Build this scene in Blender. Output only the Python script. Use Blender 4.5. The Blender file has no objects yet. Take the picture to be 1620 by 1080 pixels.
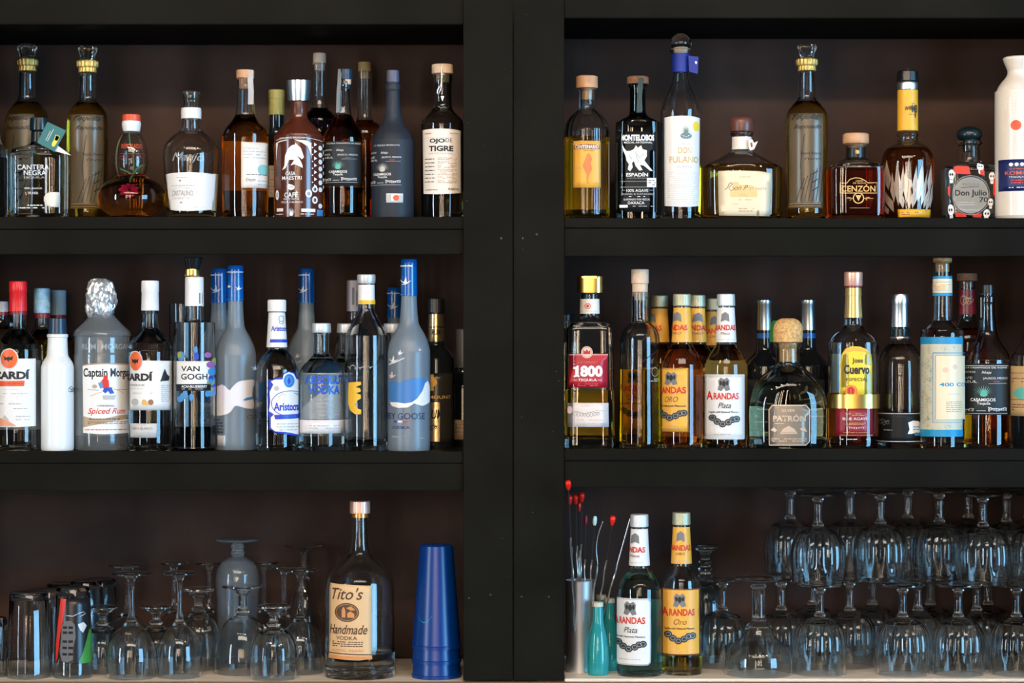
import bpy, bmesh, math, random
from mathutils import Vector
from mathutils.geometry import tessellate_polygon
S = bpy.context.scene
PI = math.pi
D = 3.8            # camera distance from the cabinet face, metres
ZC = 1.45          # camera height; the counter comes out at 0.91 m
# ---------------------------------------------------------------- camera
cam = bpy.data.cameras.new('camera'); co = bpy.data.objects.new('camera', cam); S.collection.objects.link(co)
co.location = (0, -D, ZC); co.rotation_euler = (PI/2, 0, 0)
cam.sensor_width = 36; cam.lens = 36*D/1.62
cam.clip_start = .05; cam.clip_end = 60
cam.dof.use_dof = True; cam.dof.focus_distance = D+.03; cam.dof.aperture_fstop = 2.4
S.camera = co
# ---------------------------------------------------------------- world, lights, exposure
S.view_settings.view_transform = 'Standard'; S.view_settings.look = 'None'
S.view_settings.exposure = -0.8; S.view_settings.gamma = 1.0; S.view_settings.use_curve_mapping = False
S.cycles.max_bounces = 24; S.cycles.transmission_bounces = 22; S.cycles.glossy_bounces = 8
S.cycles.diffuse_bounces = 3; S.cycles.transparent_max_bounces = 8
S.cycles.sample_clamp_indirect = 6.0
S.cycles.use_denoising = True
w = bpy.data.worlds.new('dim_bar_room'); S.world = w; w.use_nodes = True
w.node_tree.nodes['Background'].inputs[0].default_value = (.85, .88, 1.0, 1)
w.node_tree.nodes['Background'].inputs[1].default_value = .1
def area(name, loc, tgt, sx, sy, col, power):
    l = bpy.data.lights.new(name, 'AREA'); l.shape = 'RECTANGLE'; l.size = sx; l.size_y = sy
    l.color = col; l.energy = power
    o = bpy.data.objects.new(name, l); S.collection.objects.link(o); o.location = loc
    d = Vector(tgt)-Vector(loc); o.rotation_euler = d.to_track_quat('-Z', 'Y').to_euler(); return o
def bulb(name, loc, r, col, power):
    l = bpy.data.lights.new(name, 'POINT'); l.shadow_soft_size = r; l.color = col; l.energy = power
    o = bpy.data.objects.new(name, l); S.collection.objects.link(o); o.location = loc; return o
# daylight from assumed, unseen tall windows and doorway, behind and beside the camera
area('assumed_window_right', (5.2, -4.3, 1.55), (0, 0, 1.55), 2.3, 3.0, (.26, .63, 1.0), 680)
area('assumed_window_left', (-5.4, -4.6, 1.55), (0, 0, 1.55), .5, 3.0, (.72, .88, 1.0), 260)
area('assumed_doorway_daylight', (-1.75, -7.5, 1.35), (0, 0, 1.35), .28, 2.6, (.9, .95, 1.0), 60)
# unseen behind the camera: tall warm lights, assumed from warm streaks in the glass
for k, (lx, lw_) in enumerate([(-1.05, .12), (-.5, .10), (-.06, .13), (.72, .1)]):
    area('assumed_warm_strip', (lx, -6.4-.3*(k % 2), 1.7), (lx*.3, 0, 1.5), lw_, 1.7, (1.0, .72, .45), 38*lw_/.12)
# warm pendants over the bar, unseen, assumed from warm spots on bottle shoulders
for k, (lx, lz) in enumerate([(-1.3, 2.7), (-.75, 2.76), (-.15, 2.68), (.35, 2.76), (.85, 2.7), (1.5, 2.76)]):
    bulb('assumed_pendant_lamp', (lx, -1.9-.15*(k % 2), lz), .045, (1.0, .76, .52), 42)
area('overhead_fill', (0, -3.5, 3.15), (0, 0, 1.2), 3.0, .5, (1.0, .86, .72), 70)  # unseen soft overhead fill, added to brighten the counter
# ---------------------------------------------------------------- materials
MATS = {}
def _nt(name):
    m = bpy.data.materials.new(name); m.use_nodes = True
    return m, m.node_tree.nodes, m.node_tree.links, m.node_tree.nodes['Principled BSDF']
def pm(name, col, rough=.4, metal=0, trans=0, ior=1.5, coat=0, spec=.5, bump=0, bscale=300, vary=0, vscale=20):
    if name in MATS: return MATS[name]
    m, N, L, b = _nt(name)
    b.inputs['Base Color'].default_value = (*col, 1); b.inputs['Roughness'].default_value = rough
    b.inputs['Metallic'].default_value = metal; b.inputs['Transmission Weight'].default_value = trans
    b.inputs['IOR'].default_value = ior; b.inputs['Coat Weight'].default_value = coat
    b.inputs['Specular IOR Level'].default_value = spec
    if bump or vary:
        tc = N.new('ShaderNodeTexCoord')
    if bump:
        n = N.new('ShaderNodeTexNoise'); n.inputs['Scale'].default_value = bscale; n.inputs['Detail'].default_value = 4
        L.new(tc.outputs['Object'], n.inputs['Vector'])
        u = N.new('ShaderNodeBump'); u.inputs['Strength'].default_value = bump; u.inputs['Distance'].default_value = .002
        L.new(n.outputs['Fac'], u.inputs['Height']); L.new(u.outputs['Normal'], b.inputs['Normal'])
    if vary:
        n = N.new('ShaderNodeTexNoise'); n.inputs['Scale'].default_value = vscale; n.inputs['Detail'].default_value = 5
        L.new(tc.outputs['Object'], n.inputs['Vector'])
        r = N.new('ShaderNodeValToRGB'); r.color_ramp.elements[0].position = .35; r.color_ramp.elements[1].position = .68
        r.color_ramp.elements[0].color = (*[c*(1-vary) for c in col], 1); r.color_ramp.elements[1].color = (*[min(1, c*(1+vary)) for c in col], 1)
        L.new(n.outputs['Fac'], r.inputs[0]); L.new(r.outputs[0], b.inputs['Base Color'])
    MATS[name] = m; return m
def liqm(name, col):
    if name in MATS: return MATS[name]
    m, N, L, b = _nt(name); N.remove(b)
    g = N.new('ShaderNodeBsdfGlass'); g.inputs['Color'].default_value = (*col, 1); g.inputs['Roughness'].default_value = 0
    g.inputs['IOR'].default_value = .907            # liquid (1.36) lying inside glass (1.5)
    L.new(g.outputs[0], N['Material Output'].inputs[0]); MATS[name] = m; return m
def woodm(name, a, c, scale, stretch=(1, 8, 8), rough=.5):
    if name in MATS: return MATS[name]
    m, N, L, b = _nt(name); tc = N.new('ShaderNodeTexCoord'); mp = N.new('ShaderNodeMapping')
    mp.inputs['Scale'].default_value = stretch; n = N.new('ShaderNodeTexNoise'); n.inputs['Scale'].default_value = scale
    n.inputs['Detail'].default_value = 8; r = N.new('ShaderNodeValToRGB')
    r.color_ramp.elements[0].position = .35; r.color_ramp.elements[1].position = .7
    r.color_ramp.elements[0].color = (*a, 1); r.color_ramp.elements[1].color = (*c, 1)
    L.new(tc.outputs['Object'], mp.inputs[0]); L.new(mp.outputs[0], n.inputs['Vector']); L.new(n.outputs['Fac'], r.inputs[0])
    L.new(r.outputs[0], b.inputs['Base Color']); b.inputs['Roughness'].default_value = rough
    u = N.new('ShaderNodeBump'); u.inputs['Strength'].default_value = .15; u.inputs['Distance'].default_value = .001
    L.new(n.outputs['Fac'], u.inputs['Height']); L.new(u.outputs['Normal'], b.inputs['Normal'])
    MATS[name] = m; return m
GL = pm('clear_glass', (.97, .985, .98), 0, trans=1)
GLG = pm('pale_green_glass', (.86, .95, .9), 0, trans=1)
GLB = pm('bluish_glass', (.8, .92, .98), .02, trans=1)
GLD = pm('dark_glass', (.12, .14, .12), 0, trans=1)
GLK = pm('black_bottle_glass', (.008, .01, .012), .06, spec=.6)
FROST = pm('frosted_glass', (.45, .56, .66), .36, trans=.7)
FROSTP = pm('frosted_panel', (.62, .55, .38), .3, trans=.88)
MATTE = pm('frosted_slate_coating', (.022, .028, .04), .5, spec=.3, bump=.1)
BROWN = pm('brown_glazed_bottle', (.085, .02, .01), .22, coat=.3)
CERAM = pm('white_ceramic', (.83, .76, .68), .3, coat=.3)
PLAST = pm('white_plastic', (.8, .84, .86), .3)
TIN = pm('brushed_steel', (.82, .84, .88), .38, metal=1, bump=.05)
SILV = pm('silver_foil', (.75, .77, .8), .3, metal=1)
FOIL = pm('crumpled_foil', (.85, .87, .9), .3, metal=.75)
GOLD = pm('gold_metal', (.85, .55, .15), .28, metal=1)
BRASS = pm('pale_gold_collar', (.9, .62, .2), .35, metal=1, bump=.6, bscale=900)
COPP = pm('copper_foil', (.95, .55, .42), .35, metal=.6)
CORK = pm('cork', (.5, .28, .12), .8, bump=.5, bscale=700, vary=.35, vscale=300)
CORKB = pm('dark_cork', (.22, .1, .05), .8, bump=.4, bscale=700, vary=.3, vscale=300)
WCAP = pm('turned_wood_cap', (.62, .33, .17), .5, vary=.15, vscale=60)
WCAPP = pm('pale_wood_cap', (.68, .5, .36), .55, vary=.12, vscale=60)
WCAPD = pm('dark_wood_cap', (.14, .05, .035), .35, vary=.25, vscale=60)
BLKP = pm('black_plastic', (.008, .009, .01), .3)
TEALC = pm('black_teal_cap', (.005, .018, .024), .25)
NAVYC = pm('navy_cap', (.015, .04, .08), .3)
OLIVE = pm('olive_gold_cap', (.3, .24, .05), .35, metal=.3)
REDC = pm('red_cap', (.72, .015, .02), .3)
REDO = pm('orange_red_wax', (.75, .09, .03), .35)
REDK = pm('dark_red_capsule', (.2, .015, .025), .3)
WHC = pm('white_cap', (.82, .82, .83), .35)
WHCB = pm('pale_blue_cap', (.3, .55, .75), .35, vary=.25, vscale=120)
BLUC = pm('royal_blue_capsule', (.003, .1, .4), .25, coat=.4)
BLURIB = pm('blue_ribbon', (.004, .022, .26), .6)
BLUTUM = pm('blue_tumbler_plastic', (.0, .034, .21), .3, coat=0)
PAP = pm('white_paper', (.84, .83, .82), .38)
PAPW = pm('warm_white_paper', (.86, .78, .7), .45)
CRM = pm('cream_paper', (.85, .72, .5), .42)
BEI = pm('beige_paper', (.78, .5, .27), .5)
YEL = pm('yellow_paper', (.88, .45, .03), .42)
YELO = pm('orange_yellow_paper', (.88, .45, .06), .42)
YELB = pm('bright_yellow_paper', (.92, .68, .05), .4)
REDP = pm('crimson_paper', (.5, .012, .03), .4)
MAR = pm('maroon_paper', (.28, .012, .03), .4)
CHAR = pm('charcoal_paper', (.022, .026, .03), .5, spec=.3)
BLKL = pm('black_paper', (.008, .009, .01), .5, spec=.25)
NAVP = pm('navy_paper', (.01, .02, .12), .4)
SKYP = pm('sky_blue_paper', (.01, .28, .55), .45)
SILP = pm('silver_grey_paper', (.62, .64, .66), .35)
TAGT = pm('teal_card', (.02, .17, .18), .5)
K = pm('black_ink', (.012, .012, .014), .5)
G = pm('grey_ink', (.2, .2, .21), .5)
G2 = pm('pale_grey_ink', (.5, .5, .5), .5)
Wk = pm('white_ink', (.85, .86, .87), .45)
RD = pm('red_ink', (.7, .03, .015), .45)
ORI = pm('orange_red_ink', (.8, .1, .02), .45)
BLI = pm('blue_ink', (.01, .06, .5), .45)
SKI = pm('light_blue_ink', (.06, .28, .62), .45)
GDI = pm('gold_ink', (.72, .45, .16), .4, metal=.3)
TLI = pm('teal_ink', (.1, .45, .38), .45)
BRI = pm('brown_ink', (.25, .09, .04), .5)
TAN = pm('tan_ink', (.55, .38, .22), .5)
YLI = pm('yellow_ink', (.88, .5, .02), .45)
PNK = pm('pink_petal', (1, .03, .42), .45)
GRN = pm('green_stem', (.12, .3, .06), .5)
PUR = pm('purple_ink', (.35, .12, .4), .45)
L_AMB = liqm('amber_tequila', (.97, .68, .2)); L_GLD = liqm('gold_tequila', (.98, .84, .38))
L_DAMB = liqm('dark_amber_tequila', (.93, .56, .16)); L_OLV = liqm('greenish_gold_tequila', (.98, .86, .38))
L_RED = liqm('mahogany_tequila', (.88, .38, .16)); L_CLR = liqm('clear_spirit', (.97, .98, .97))
L_TEAL = liqm('teal_refraction_tint', (.78, .97, .95)); L_DRK = liqm('dark_spirit', (.16, .1, .1))  # teal refracted from behind is put into the first liquid's colour
L_PINK = liqm('rose_amber_tequila', (1, .74, .42)); L_PALE = liqm('pale_straw_tequila', (.99, .95, .8))
TEALG = pm('turquoise_liquid_glass', (.05, .55, .58), .08, trans=.55)
# ---------------------------------------------------------------- geometry helpers
def sc_(Y): return (D+Y)/D
def W(px, Y): return (px-810)/1000*sc_(Y)
def Zr(py, Y): return ZC+(540-py)/1000*sc_(Y)
BASE = {'TL': 343, 'TR': 345, 'ML': 714, 'MR': 710, 'BL': 1077, 'BR': 1072.5}
BASEZ = {k: ZC+(540-v)/1000 for k, v in BASE.items()}
def link(name, me, mat, parent=None):
    o = bpy.data.objects.new(name, me); S.collection.objects.link(o)
    for m in (mat if isinstance(mat, (list, tuple)) else [mat]): me.materials.append(m)
    if parent: o.parent = parent
    return o
def smooth(me, ang=40):
    for p in me.polygons: p.use_smooth = True
    try: me.set_sharp_from_angle(angle=math.radians(ang))
    except Exception: pass
def empty(name, loc, label, cat, group=None, rotz=0):
    o = bpy.data.objects.new(name, None); S.collection.objects.link(o); o.empty_display_size = .02
    o.location = loc; o.rotation_euler = (0, 0, rotz); o['label'] = label; o['category'] = cat
    if group: o['group'] = group
    return o
def clone(root, loc, label, group=None, rotz=0, scale=None, name=None):
    r = root.copy(); S.collection.objects.link(r); r.location = loc; r.rotation_euler = (0, 0, rotz); r['label'] = label
    if name: r.name = name
    if scale: r.scale = scale
    if group: r['group'] = group
    elif 'group' in r: del r['group']
    for ch in [c for c in bpy.data.objects if c.parent == root]:
        c = ch.copy(); S.collection.objects.link(c); c.parent = r
        for g in [x for x in bpy.data.objects if x.parent == ch]:
            d = g.copy(); S.collection.objects.link(d); d.parent = c
    return r
def crom(pts, k=4):
    out = []; n = len(pts)
    for i in range(n-1):
        p0 = pts[max(i-1, 0)]; p1 = pts[i]; p2 = pts[i+1]; p3 = pts[min(i+2, n-1)]
        for j in range(k):
            t = j/k
            out.append(tuple(.5*((2*b)+(-a+c)*t+(2*a-5*b+4*c-d)*t*t+(-a+3*b-3*c+d)*t**3) for a, b, c, d in zip(p0, p1, p2, p3)))
    out.append(pts[-1]); return out
def parse(s):
    """'py hw, py hwc' -> list of (py, hw, corner)"""
    r = []
    for q in s.split(','):
        a, b = q.split(); c = b.endswith('c'); r.append((float(a), float(b.rstrip('c')), c))
    return r
def dense(pts, k=4):
    """pts (z, r, corner): smooth between corners"""
    seg = [[pts[0]]]; out = []
    for p in pts[1:]:
        seg[-1].append(p)
        if p[2]: seg.append([p])
    for s in seg:
        if len(s) < 2: continue
        q = crom([(p[0], p[1]) for p in s], k if len(s) > 2 else 1)
        out += q if not out else q[1:]
    return out
def ring(bm, z, hw, hd, n, seg=48, mod=None):
    vs = []
    for i in range(seg):
        a = 2*PI*i/seg; s, c = math.sin(a), -math.cos(a)
        if n <= 2.01: r = 1/math.sqrt((s/hw)**2+(c/hd)**2)
        else: r = (abs(s/hw)**n+abs(c/hd)**n)**(-1/n)
        if mod: r *= 1+mod(a, z)
        vs.append(bm.verts.new((r*s, r*c, z)))
    return vs
def loft(bm, rings, cap0=True, cap1=True, flip=False, punt=0):
    seg = len(rings[0])
    for a, b in zip(rings, rings[1:]):
        for i in range(seg):
            j = (i+1) % seg; f = (a[i], a[j], b[j], b[i])
            bm.faces.new(f[::-1] if flip else f)
    for rg, on, up in ((rings[0], cap0, 0), (rings[-1], cap1, 1)):
        if not on: continue
        c = Vector((0, 0, 0))
        for v in rg: c += v.co
        c /= seg
        if not up: c.z += punt
        cv = bm.verts.new(c)
        for i in range(seg):
            j = (i+1) % seg
            f = (rg[i], rg[j], cv)
            bm.faces.new(f if (up != flip) else f[::-1])
def tomesh(name, bm, ang=40, fix=False):
    if fix: bmesh.ops.recalc_face_normals(bm, faces=bm.faces)
    me = bpy.data.meshes.new(name); bm.to_mesh(me); bm.free(); smooth(me, ang); return me
def lathe_loop(name, pts, mat, parent=None, seg=40, mod=None, ang=40, closed=True, z0=0):
    """revolve a closed (r,z) loop; r=0 points collapse"""
    bm = bmesh.new(); rs = []
    for r, z in pts:
        if r < 1e-6: rs.append([bm.verts.new((0, 0, z+z0))])
        else:
            rs.append([bm.verts.new(((r*(1+(mod(2*PI*i/seg, z) if mod else 0)))*math.cos(2*PI*i/seg), (r*(1+(mod(2*PI*i/seg, z) if mod else 0)))*math.sin(2*PI*i/seg), z+z0)) for i in range(seg)])
    prs = list(zip(rs, rs[1:]+rs[:1])) if closed else list(zip(rs, rs[1:]))
    for a, b in prs:
        for i in range(seg):
            j = (i+1) % seg
            if len(a) == 1 and len(b) == 1: continue
            if len(a) == 1: bm.faces.new((a[0], b[j], b[i]))
            elif len(b) == 1: bm.faces.new((a[i], a[j], b[0]))
            else: bm.faces.new((a[i], a[j], b[j], b[i]))
    return link(name, tomesh(name, bm, ang, True), mat, parent)
def boxm(bm, x0, x1, y0, y1, z0, z1):
    v = [bm.verts.new((x, y, z)) for x in (x0, x1) for y in (y0, y1) for z in (z0, z1)]
    for f in ((0, 1, 3, 2), (4, 6, 7, 5), (0, 4, 5, 1), (2, 3, 7, 6), (0, 2, 6, 4), (1, 5, 7, 3)): bm.faces.new([v[i] for i in f])
def box(name, x0, x1, y0, y1, z0, z1, mat, parent=None, bev=.0012):
    bm = bmesh.new(); boxm(bm, x0, x1, y0, y1, z0, z1); bmesh.ops.recalc_face_normals(bm, faces=bm.faces)
    if bev: bmesh.ops.bevel(bm, geom=bm.edges[:], offset=bev, segments=2, affect='EDGES', profile=.5)
    me = bpy.data.meshes.new(name); bm.to_mesh(me); bm.free(); return link(name, me, mat, parent)
def tube(name, pts, rad, mat, parent=None, seg=8, twist=None):
    bm = bmesh.new(); rs = []; P = [Vector(p) for p in pts]
    for i, p in enumerate(P):
        t = (P[min(i+1, len(P)-1)]-P[max(i-1, 0)]).normalized()
        a = t.orthogonal().normalized() if i == 0 else (a-t*a.dot(t)).normalized(); b = t.cross(a)
        r = rad[i] if isinstance(rad, (list, tuple)) else rad
        rs.append([bm.verts.new(p+(a*math.cos(2*PI*k/seg)+b*math.sin(2*PI*k/seg))*(r*(1+(twist(i, k/seg) if twist else 0)))) for k in range(seg)])
    for a_, b_ in zip(rs, rs[1:]):
        for k in range(seg): bm.faces.new((a_[k], a_[(k+1) % seg], b_[(k+1) % seg], b_[k]))
    bm.faces.new(rs[0][::-1]); bm.faces.new(rs[-1])
    return link(name, tomesh(name, bm, 50, True), mat, parent)
# text outlines, cached in a unit box
_tc = {}
def text2d(s, bold, shear, res=3):
    k = (s, bold, shear)
    if k in _tc: return _tc[k]
    c = bpy.data.curves.new('t', 'FONT'); c.body = s; c.offset = bold; c.shear = shear; c.resolution_u = res if len(s) < 16 else 2
    c.dimensions = '2D'; c.fill_mode = 'FRONT'
    o = bpy.data.objects.new('t', c); me = o.to_mesh()
    vs = [(v.co.x, v.co.y) for v in me.vertices]; fs = [tuple(p.vertices) for p in me.polygons]
    o.to_mesh_clear(); bpy.data.objects.remove(o); bpy.data.curves.remove(c)
    if vs:
        x0 = min(v[0] for v in vs); x1 = max(v[0] for v in vs); y0 = min(v[1] for v in vs); y1 = max(v[1] for v in vs)
        vs = [((x-x0)/max(x1-x0, 1e-6), (y-y0)/max(y1-y0, 1e-6)) for x, y in vs]
    _tc[k] = (vs, fs); return _tc[k]
# items of a print: all coordinates are the photo's (x, y), turned into the bottle's own surface coordinates
def T(s, x, y, w, h, m, b=0, sh=0): return ('t', s, x, y, w, h, m, b, sh)
def R_(x0, x1, y0, y1, m): return ('p', [(x0, y0), (x1, y0), (x1, y1), (x0, y1)], m)
def E(x, y, rx, ry, m, n=20): return ('p', [(x+rx*math.cos(2*PI*i/n), y+ry*math.sin(2*PI*i/n)) for i in range(n)], m)
def RG(x, y, rx, ry, t, m, n=24): return ('l', [(x+rx*math.cos(2*PI*i/n), y+ry*math.sin(2*PI*i/n)) for i in range(n+1)], t, m)
def P_(pts, m): return ('p', pts, m)
def L_(pts, t, m): return ('l', pts, t, m)
def M_(x0, x1, y0, y1, rows, m, dens=.8, h=None):
    """fine print too small to read: rows of short marks"""
    return ('m', x0, x1, y0, y1, rows, m, dens, h)
def FRM(x0, x1, y0, y1, t, m): return L_([(x0, y0), (x1, y0), (x1, y1), (x0, y1), (x0, y0), (x0+.1, y0)], t, m)
def SCR(x0, x1, y, h, t, m, seed=1, n=9):
    """handwriting: a looping pen line"""
    rn = random.Random(seed); pts = []
    for i in range(n*6+1):
        q = i/(n*6); a = q*n*2*PI
        am = h*(.35+.5*abs(math.sin(q*7+seed))) * (1.5 if i < 8 else 1)
        pts.append((x0+(x1-x0)*q+.35*h*math.sin(a), y-am*math.cos(a)*.5-h*.1*math.sin(q*9)))
    return L_(pts, t, m)
def BIRD(x, y, s, m): return P_([(x-s, y-.6*s), (x-.25*s, y), (x+.1*s, y-s), (x+.25*s, y+.05*s), (x+s, y-.3*s), (x+.3*s, y+.35*s), (x-.1*s, y+.5*s), (x-.7*s, y+.5*s), (x-.2*s, y+.3*s)], m)
def AGAVE(x, y, r, h, m, n=11):
    out = []
    for i in range(n):
        a = PI*(i+.5)/n; dx, dy = math.cos(a), math.sin(a)
        out.append(P_([(x+.25*r*dx-.06*r*dy, y-.25*h*dy-.0*r), (x+r*dx, y-h*dy), (x+.25*r*dx+.06*r*dy+.5, y-.25*h*dy)], m))
    out.append(E(x, y-.05*h, r*.33, h*.18, m)); return out
class Bottle:
    def __init__(s, name, label, cx, Y, sh, prof, glass=GL, liq=None, level=None, sq=None, wall=.0028, cat='bottle', group=None,
                 rotz=0, floor=.006, mod=None, topgap=.002, solid=False, seg=48, body='glass_body'):
        s.cx, s.Y, s.bz = cx, Y, BASEZ[sh]; s.xw = W(cx, Y); s.wall = wall; s.seg = seg
        s.root = empty(name, (s.xw, Y, s.bz), label, cat, group, rotz)
        s.S = sc_(Y)/1000; s.sq = sq; s.mod = mod
        pts = parse(prof); h = []
        for i, (py, hw, c) in enumerate(pts):
            h.append((s.z(py), hw*s.S, c))
        h[-1] = (0.0, h[-1][1], True); h.reverse()
        h = [(z, r, True if i in (0, len(h)-1) else c) for i, (z, r, c) in enumerate(h)]
        s.prof = dense(h); q = [s.prof[0]]
        for p in s.prof[1:]:
            if p[0] < q[-1][0]: p = (q[-1][0]+1e-5, p[1])
            q.append(p)
        s.prof = q; s.top = q[-1][0]
        bm = bmesh.new()
        rg = [ring(bm, z, *s.shape(z, r), seg, mod) for z, r in q]
        loft(bm, rg, punt=.002)
        if not solid:
            lv = s.z(level) if level else floor
            hi = s.top-topgap
            if liq is None: lv = floor
            if hi-lv > .01: s.cavity(bm, lv+.0003, hi, wall, True)
        s.body = link(body, tomesh(body, bm, 35), glass, s.root)
        if liq is not None:
            bm = bmesh.new(); s.cavity(bm, floor, s.z(level) if level else s.top-.03, wall, False)
            link('liquid', tomesh('liquid', bm, 35), liq, s.root)
    def z(s, py): return Zr(py, s.Y)-s.bz
    def shape(s, z, r):
        if not s.sq: return r, r, 2.0
        n, dr, y0, y1 = s.sq; a, b = s.z(y0), s.z(y1)     # a above b
        t = min(1, max(0, (a-z)/max(a-b, 1e-6))); t = t*t*(3-2*t)
        return r, r*(1+(dr-1)*t), 2+(n-2)*t
    def rad(s, z):
        q = s.prof
        if z <= q[0][0]: return q[0][1]
        for a, b in zip(q, q[1:]):
            if a[0] <= z <= b[0]:
                t = (z-a[0])/max(b[0]-a[0], 1e-7); return a[1]+(b[1]-a[1])*t
        return q[-1][1]
    def cavity(s, bm, z0, z1, t, flip):
        zs = [z0]+[p[0] for p in s.prof if z0+.0005 < p[0] < z1-.0005]+[z1]; rs = []
        k = 0
        for z in zs:
            hw, hd, n = s.shape(z, s.rad(z)); tt = min(t, hw*.45)
            if z == z0 and z0 < .02: rs.append(ring(bm, z, (hw-tt)*.9, (hd-tt)*.9, n, s.seg)); rs.append(ring(bm, z+.0035, hw-tt, hd-tt, n, s.seg)); continue
            if z-z0 < .0036 and z0 < .02: continue
            rs.append(ring(bm, z, hw-tt, hd-tt, n, s.seg))
        loft(bm, rs, flip=flip)
    def part(s, name, prof, mat, off=0, ridges=None, sq=None, dx=0, parent=None, ang=35, seg=48, label=None, dy=0):
        """a turned solid; prof in photo pixels"""
        pts = [(s.z(py), hw*s.S+off, c) for py, hw, c in parse(prof)][::-1]
        pts = [(z, r, True if i in (0, len(pts)-1) else c) for i, (z, r, c) in enumerate(pts)]
        q = dense(pts); bm = bmesh.new()
        mod = (lambda a, z: ridges[1]*math.cos(ridges[0]*a)) if ridges else None
        sg = max(seg, ridges[0]*4 if ridges else 0)
        rg = [ring(bm, z, max(r, .0002), max(r, .0002)*(sq[1] if sq else 1), sq[0] if sq else 2.0, sg, mod) for z, r in q]
        loft(bm, rg)
        if dx or dy:
            for v in bm.verts: v.co.x += dx*s.S; v.co.y += dy
        o = link(name, tomesh(name, bm, ang), mat, parent or s.root)
        if label: o['label'] = label
        return o
    # ---- printing
    def surf(s, u, z, off):
        hw, hd, n = s.shape(z, s.rad(z))
        phi = u/s.Rr if s.rnd else math.atan2(u, s.hdr)
        a, c = math.sin(phi), -math.cos(phi)
        r = 1/math.sqrt((a/hw)**2+(c/hd)**2) if n <= 2.01 else (abs(a/hw)**n+abs(c/hd)**n)**(-1/n)
        r += off; return Vector((r*a, r*c, z))
    def U(s, px):
        lx = (px-810)/1000*sc_(s.Yf)-s.xw
        if not s.rnd: return lx
        t = lx/s.Rr; g = abs(t)
        return s.Rr*math.copysign(math.asin(g) if g <= .95 else math.asin(.95)+(g-.95)*2.6, t)
    def V(s, py): return Zr(py, s.Yf)-s.bz
    def _emit(s, faces2d, off, mi, verts, faces, mids, zcut=None):
        bm = bmesh.new(); vs = [bm.verts.new((u, v, 0)) for u, v in faces2d[0]]
        for f in faces2d[1]:
            try: bm.faces.new([vs[i] for i in f])
            except Exception: pass
        us = [v.co.x for v in bm.verts]
        if not us: bm.free(); return
        st = .14*s.Rr if s.rnd else .02; u0, u1 = min(us), max(us)
        if u1-u0 > st*.8:
            k = int((u1-u0)/st)+1
            for i in range(1, k):
                x = u0+(u1-u0)*i/k
                bmesh.ops.bisect_plane(bm, geom=bm.verts[:]+bm.edges[:]+bm.faces[:], plane_co=(x, 0, 0), plane_no=(1, 0, 0), dist=1e-7)
        ys = [v.co.y for v in bm.verts]; y0, y1 = min(ys), max(ys)
        if zcut and y1-y0 > zcut*.8:
            k = int((y1-y0)/zcut)+1
            for i in range(1, k):
                bmesh.ops.bisect_plane(bm, geom=bm.verts[:]+bm.edges[:]+bm.faces[:], plane_co=(0, y0+(y1-y0)*i/k, 0), plane_no=(0, 1, 0), dist=1e-7)
        bm.verts.index_update(); b = len(verts)
        verts += [s.surf(v.co.x, v.co.y, off) for v in bm.verts]
        for f in bm.faces:
            ids = [b+v.index for v in f.verts]
            p = [verts[i] for i in ids[:3]]; nn = (p[1]-p[0]).cross(p[2]-p[0]); c = verts[ids[0]]
            if nn.x*c.x+nn.y*c.y < 0: ids.reverse()
            faces.append(ids); mids.append(mi)
        if zcut and off > 0:      # paper edge back to the glass
            for e in [e for e in bm.edges if len(e.link_faces) == 1]:
                i, j = e.verts; k = len(verts)
                verts.append(s.surf(i.co.x, i.co.y, -.0001)); verts.append(s.surf(j.co.x, j.co.y, -.0001))
                faces.append([b+i.index, b+j.index, k+1, k]); mids.append(mi)
        bm.free()
    def label(s, name, x0, x1, y0, y1, paper, items=(), outline=None, lab=None, parent=None, off=.0004, rnd=None, flat=None):
        zm = Zr((y0+y1)/2, s.Y)-s.bz; r = s.rad(zm); hw, hd, n = s.shape(zm, r)
        s.Rr = hw; s.hdr = hd; s.rnd = (n < 2.4) if rnd is None else rnd; s.Yf = s.Y-.88*hd
        if flat: s.rnd = False
        verts, faces, mids, mats = [], [], [], []
        def mi(m):
            if m not in mats: mats.append(m)
            return mats.index(m)
        if paper:
            o = outline or [(x0, y0), (x1, y0), (x1, y1), (x0, y1)]
            p = [(s.U(x), s.V(y)) for x, y in o]
            tris = tessellate_polygon([[Vector((a, b, 0)) for a, b in p]])
            s._emit((p, tris), off, mi(paper), verts, faces, mids, zcut=.012)
        lay = off+.00025 if paper or off > .0005 else .00025; rn = random.Random(len(name)+int(x0))
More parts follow.
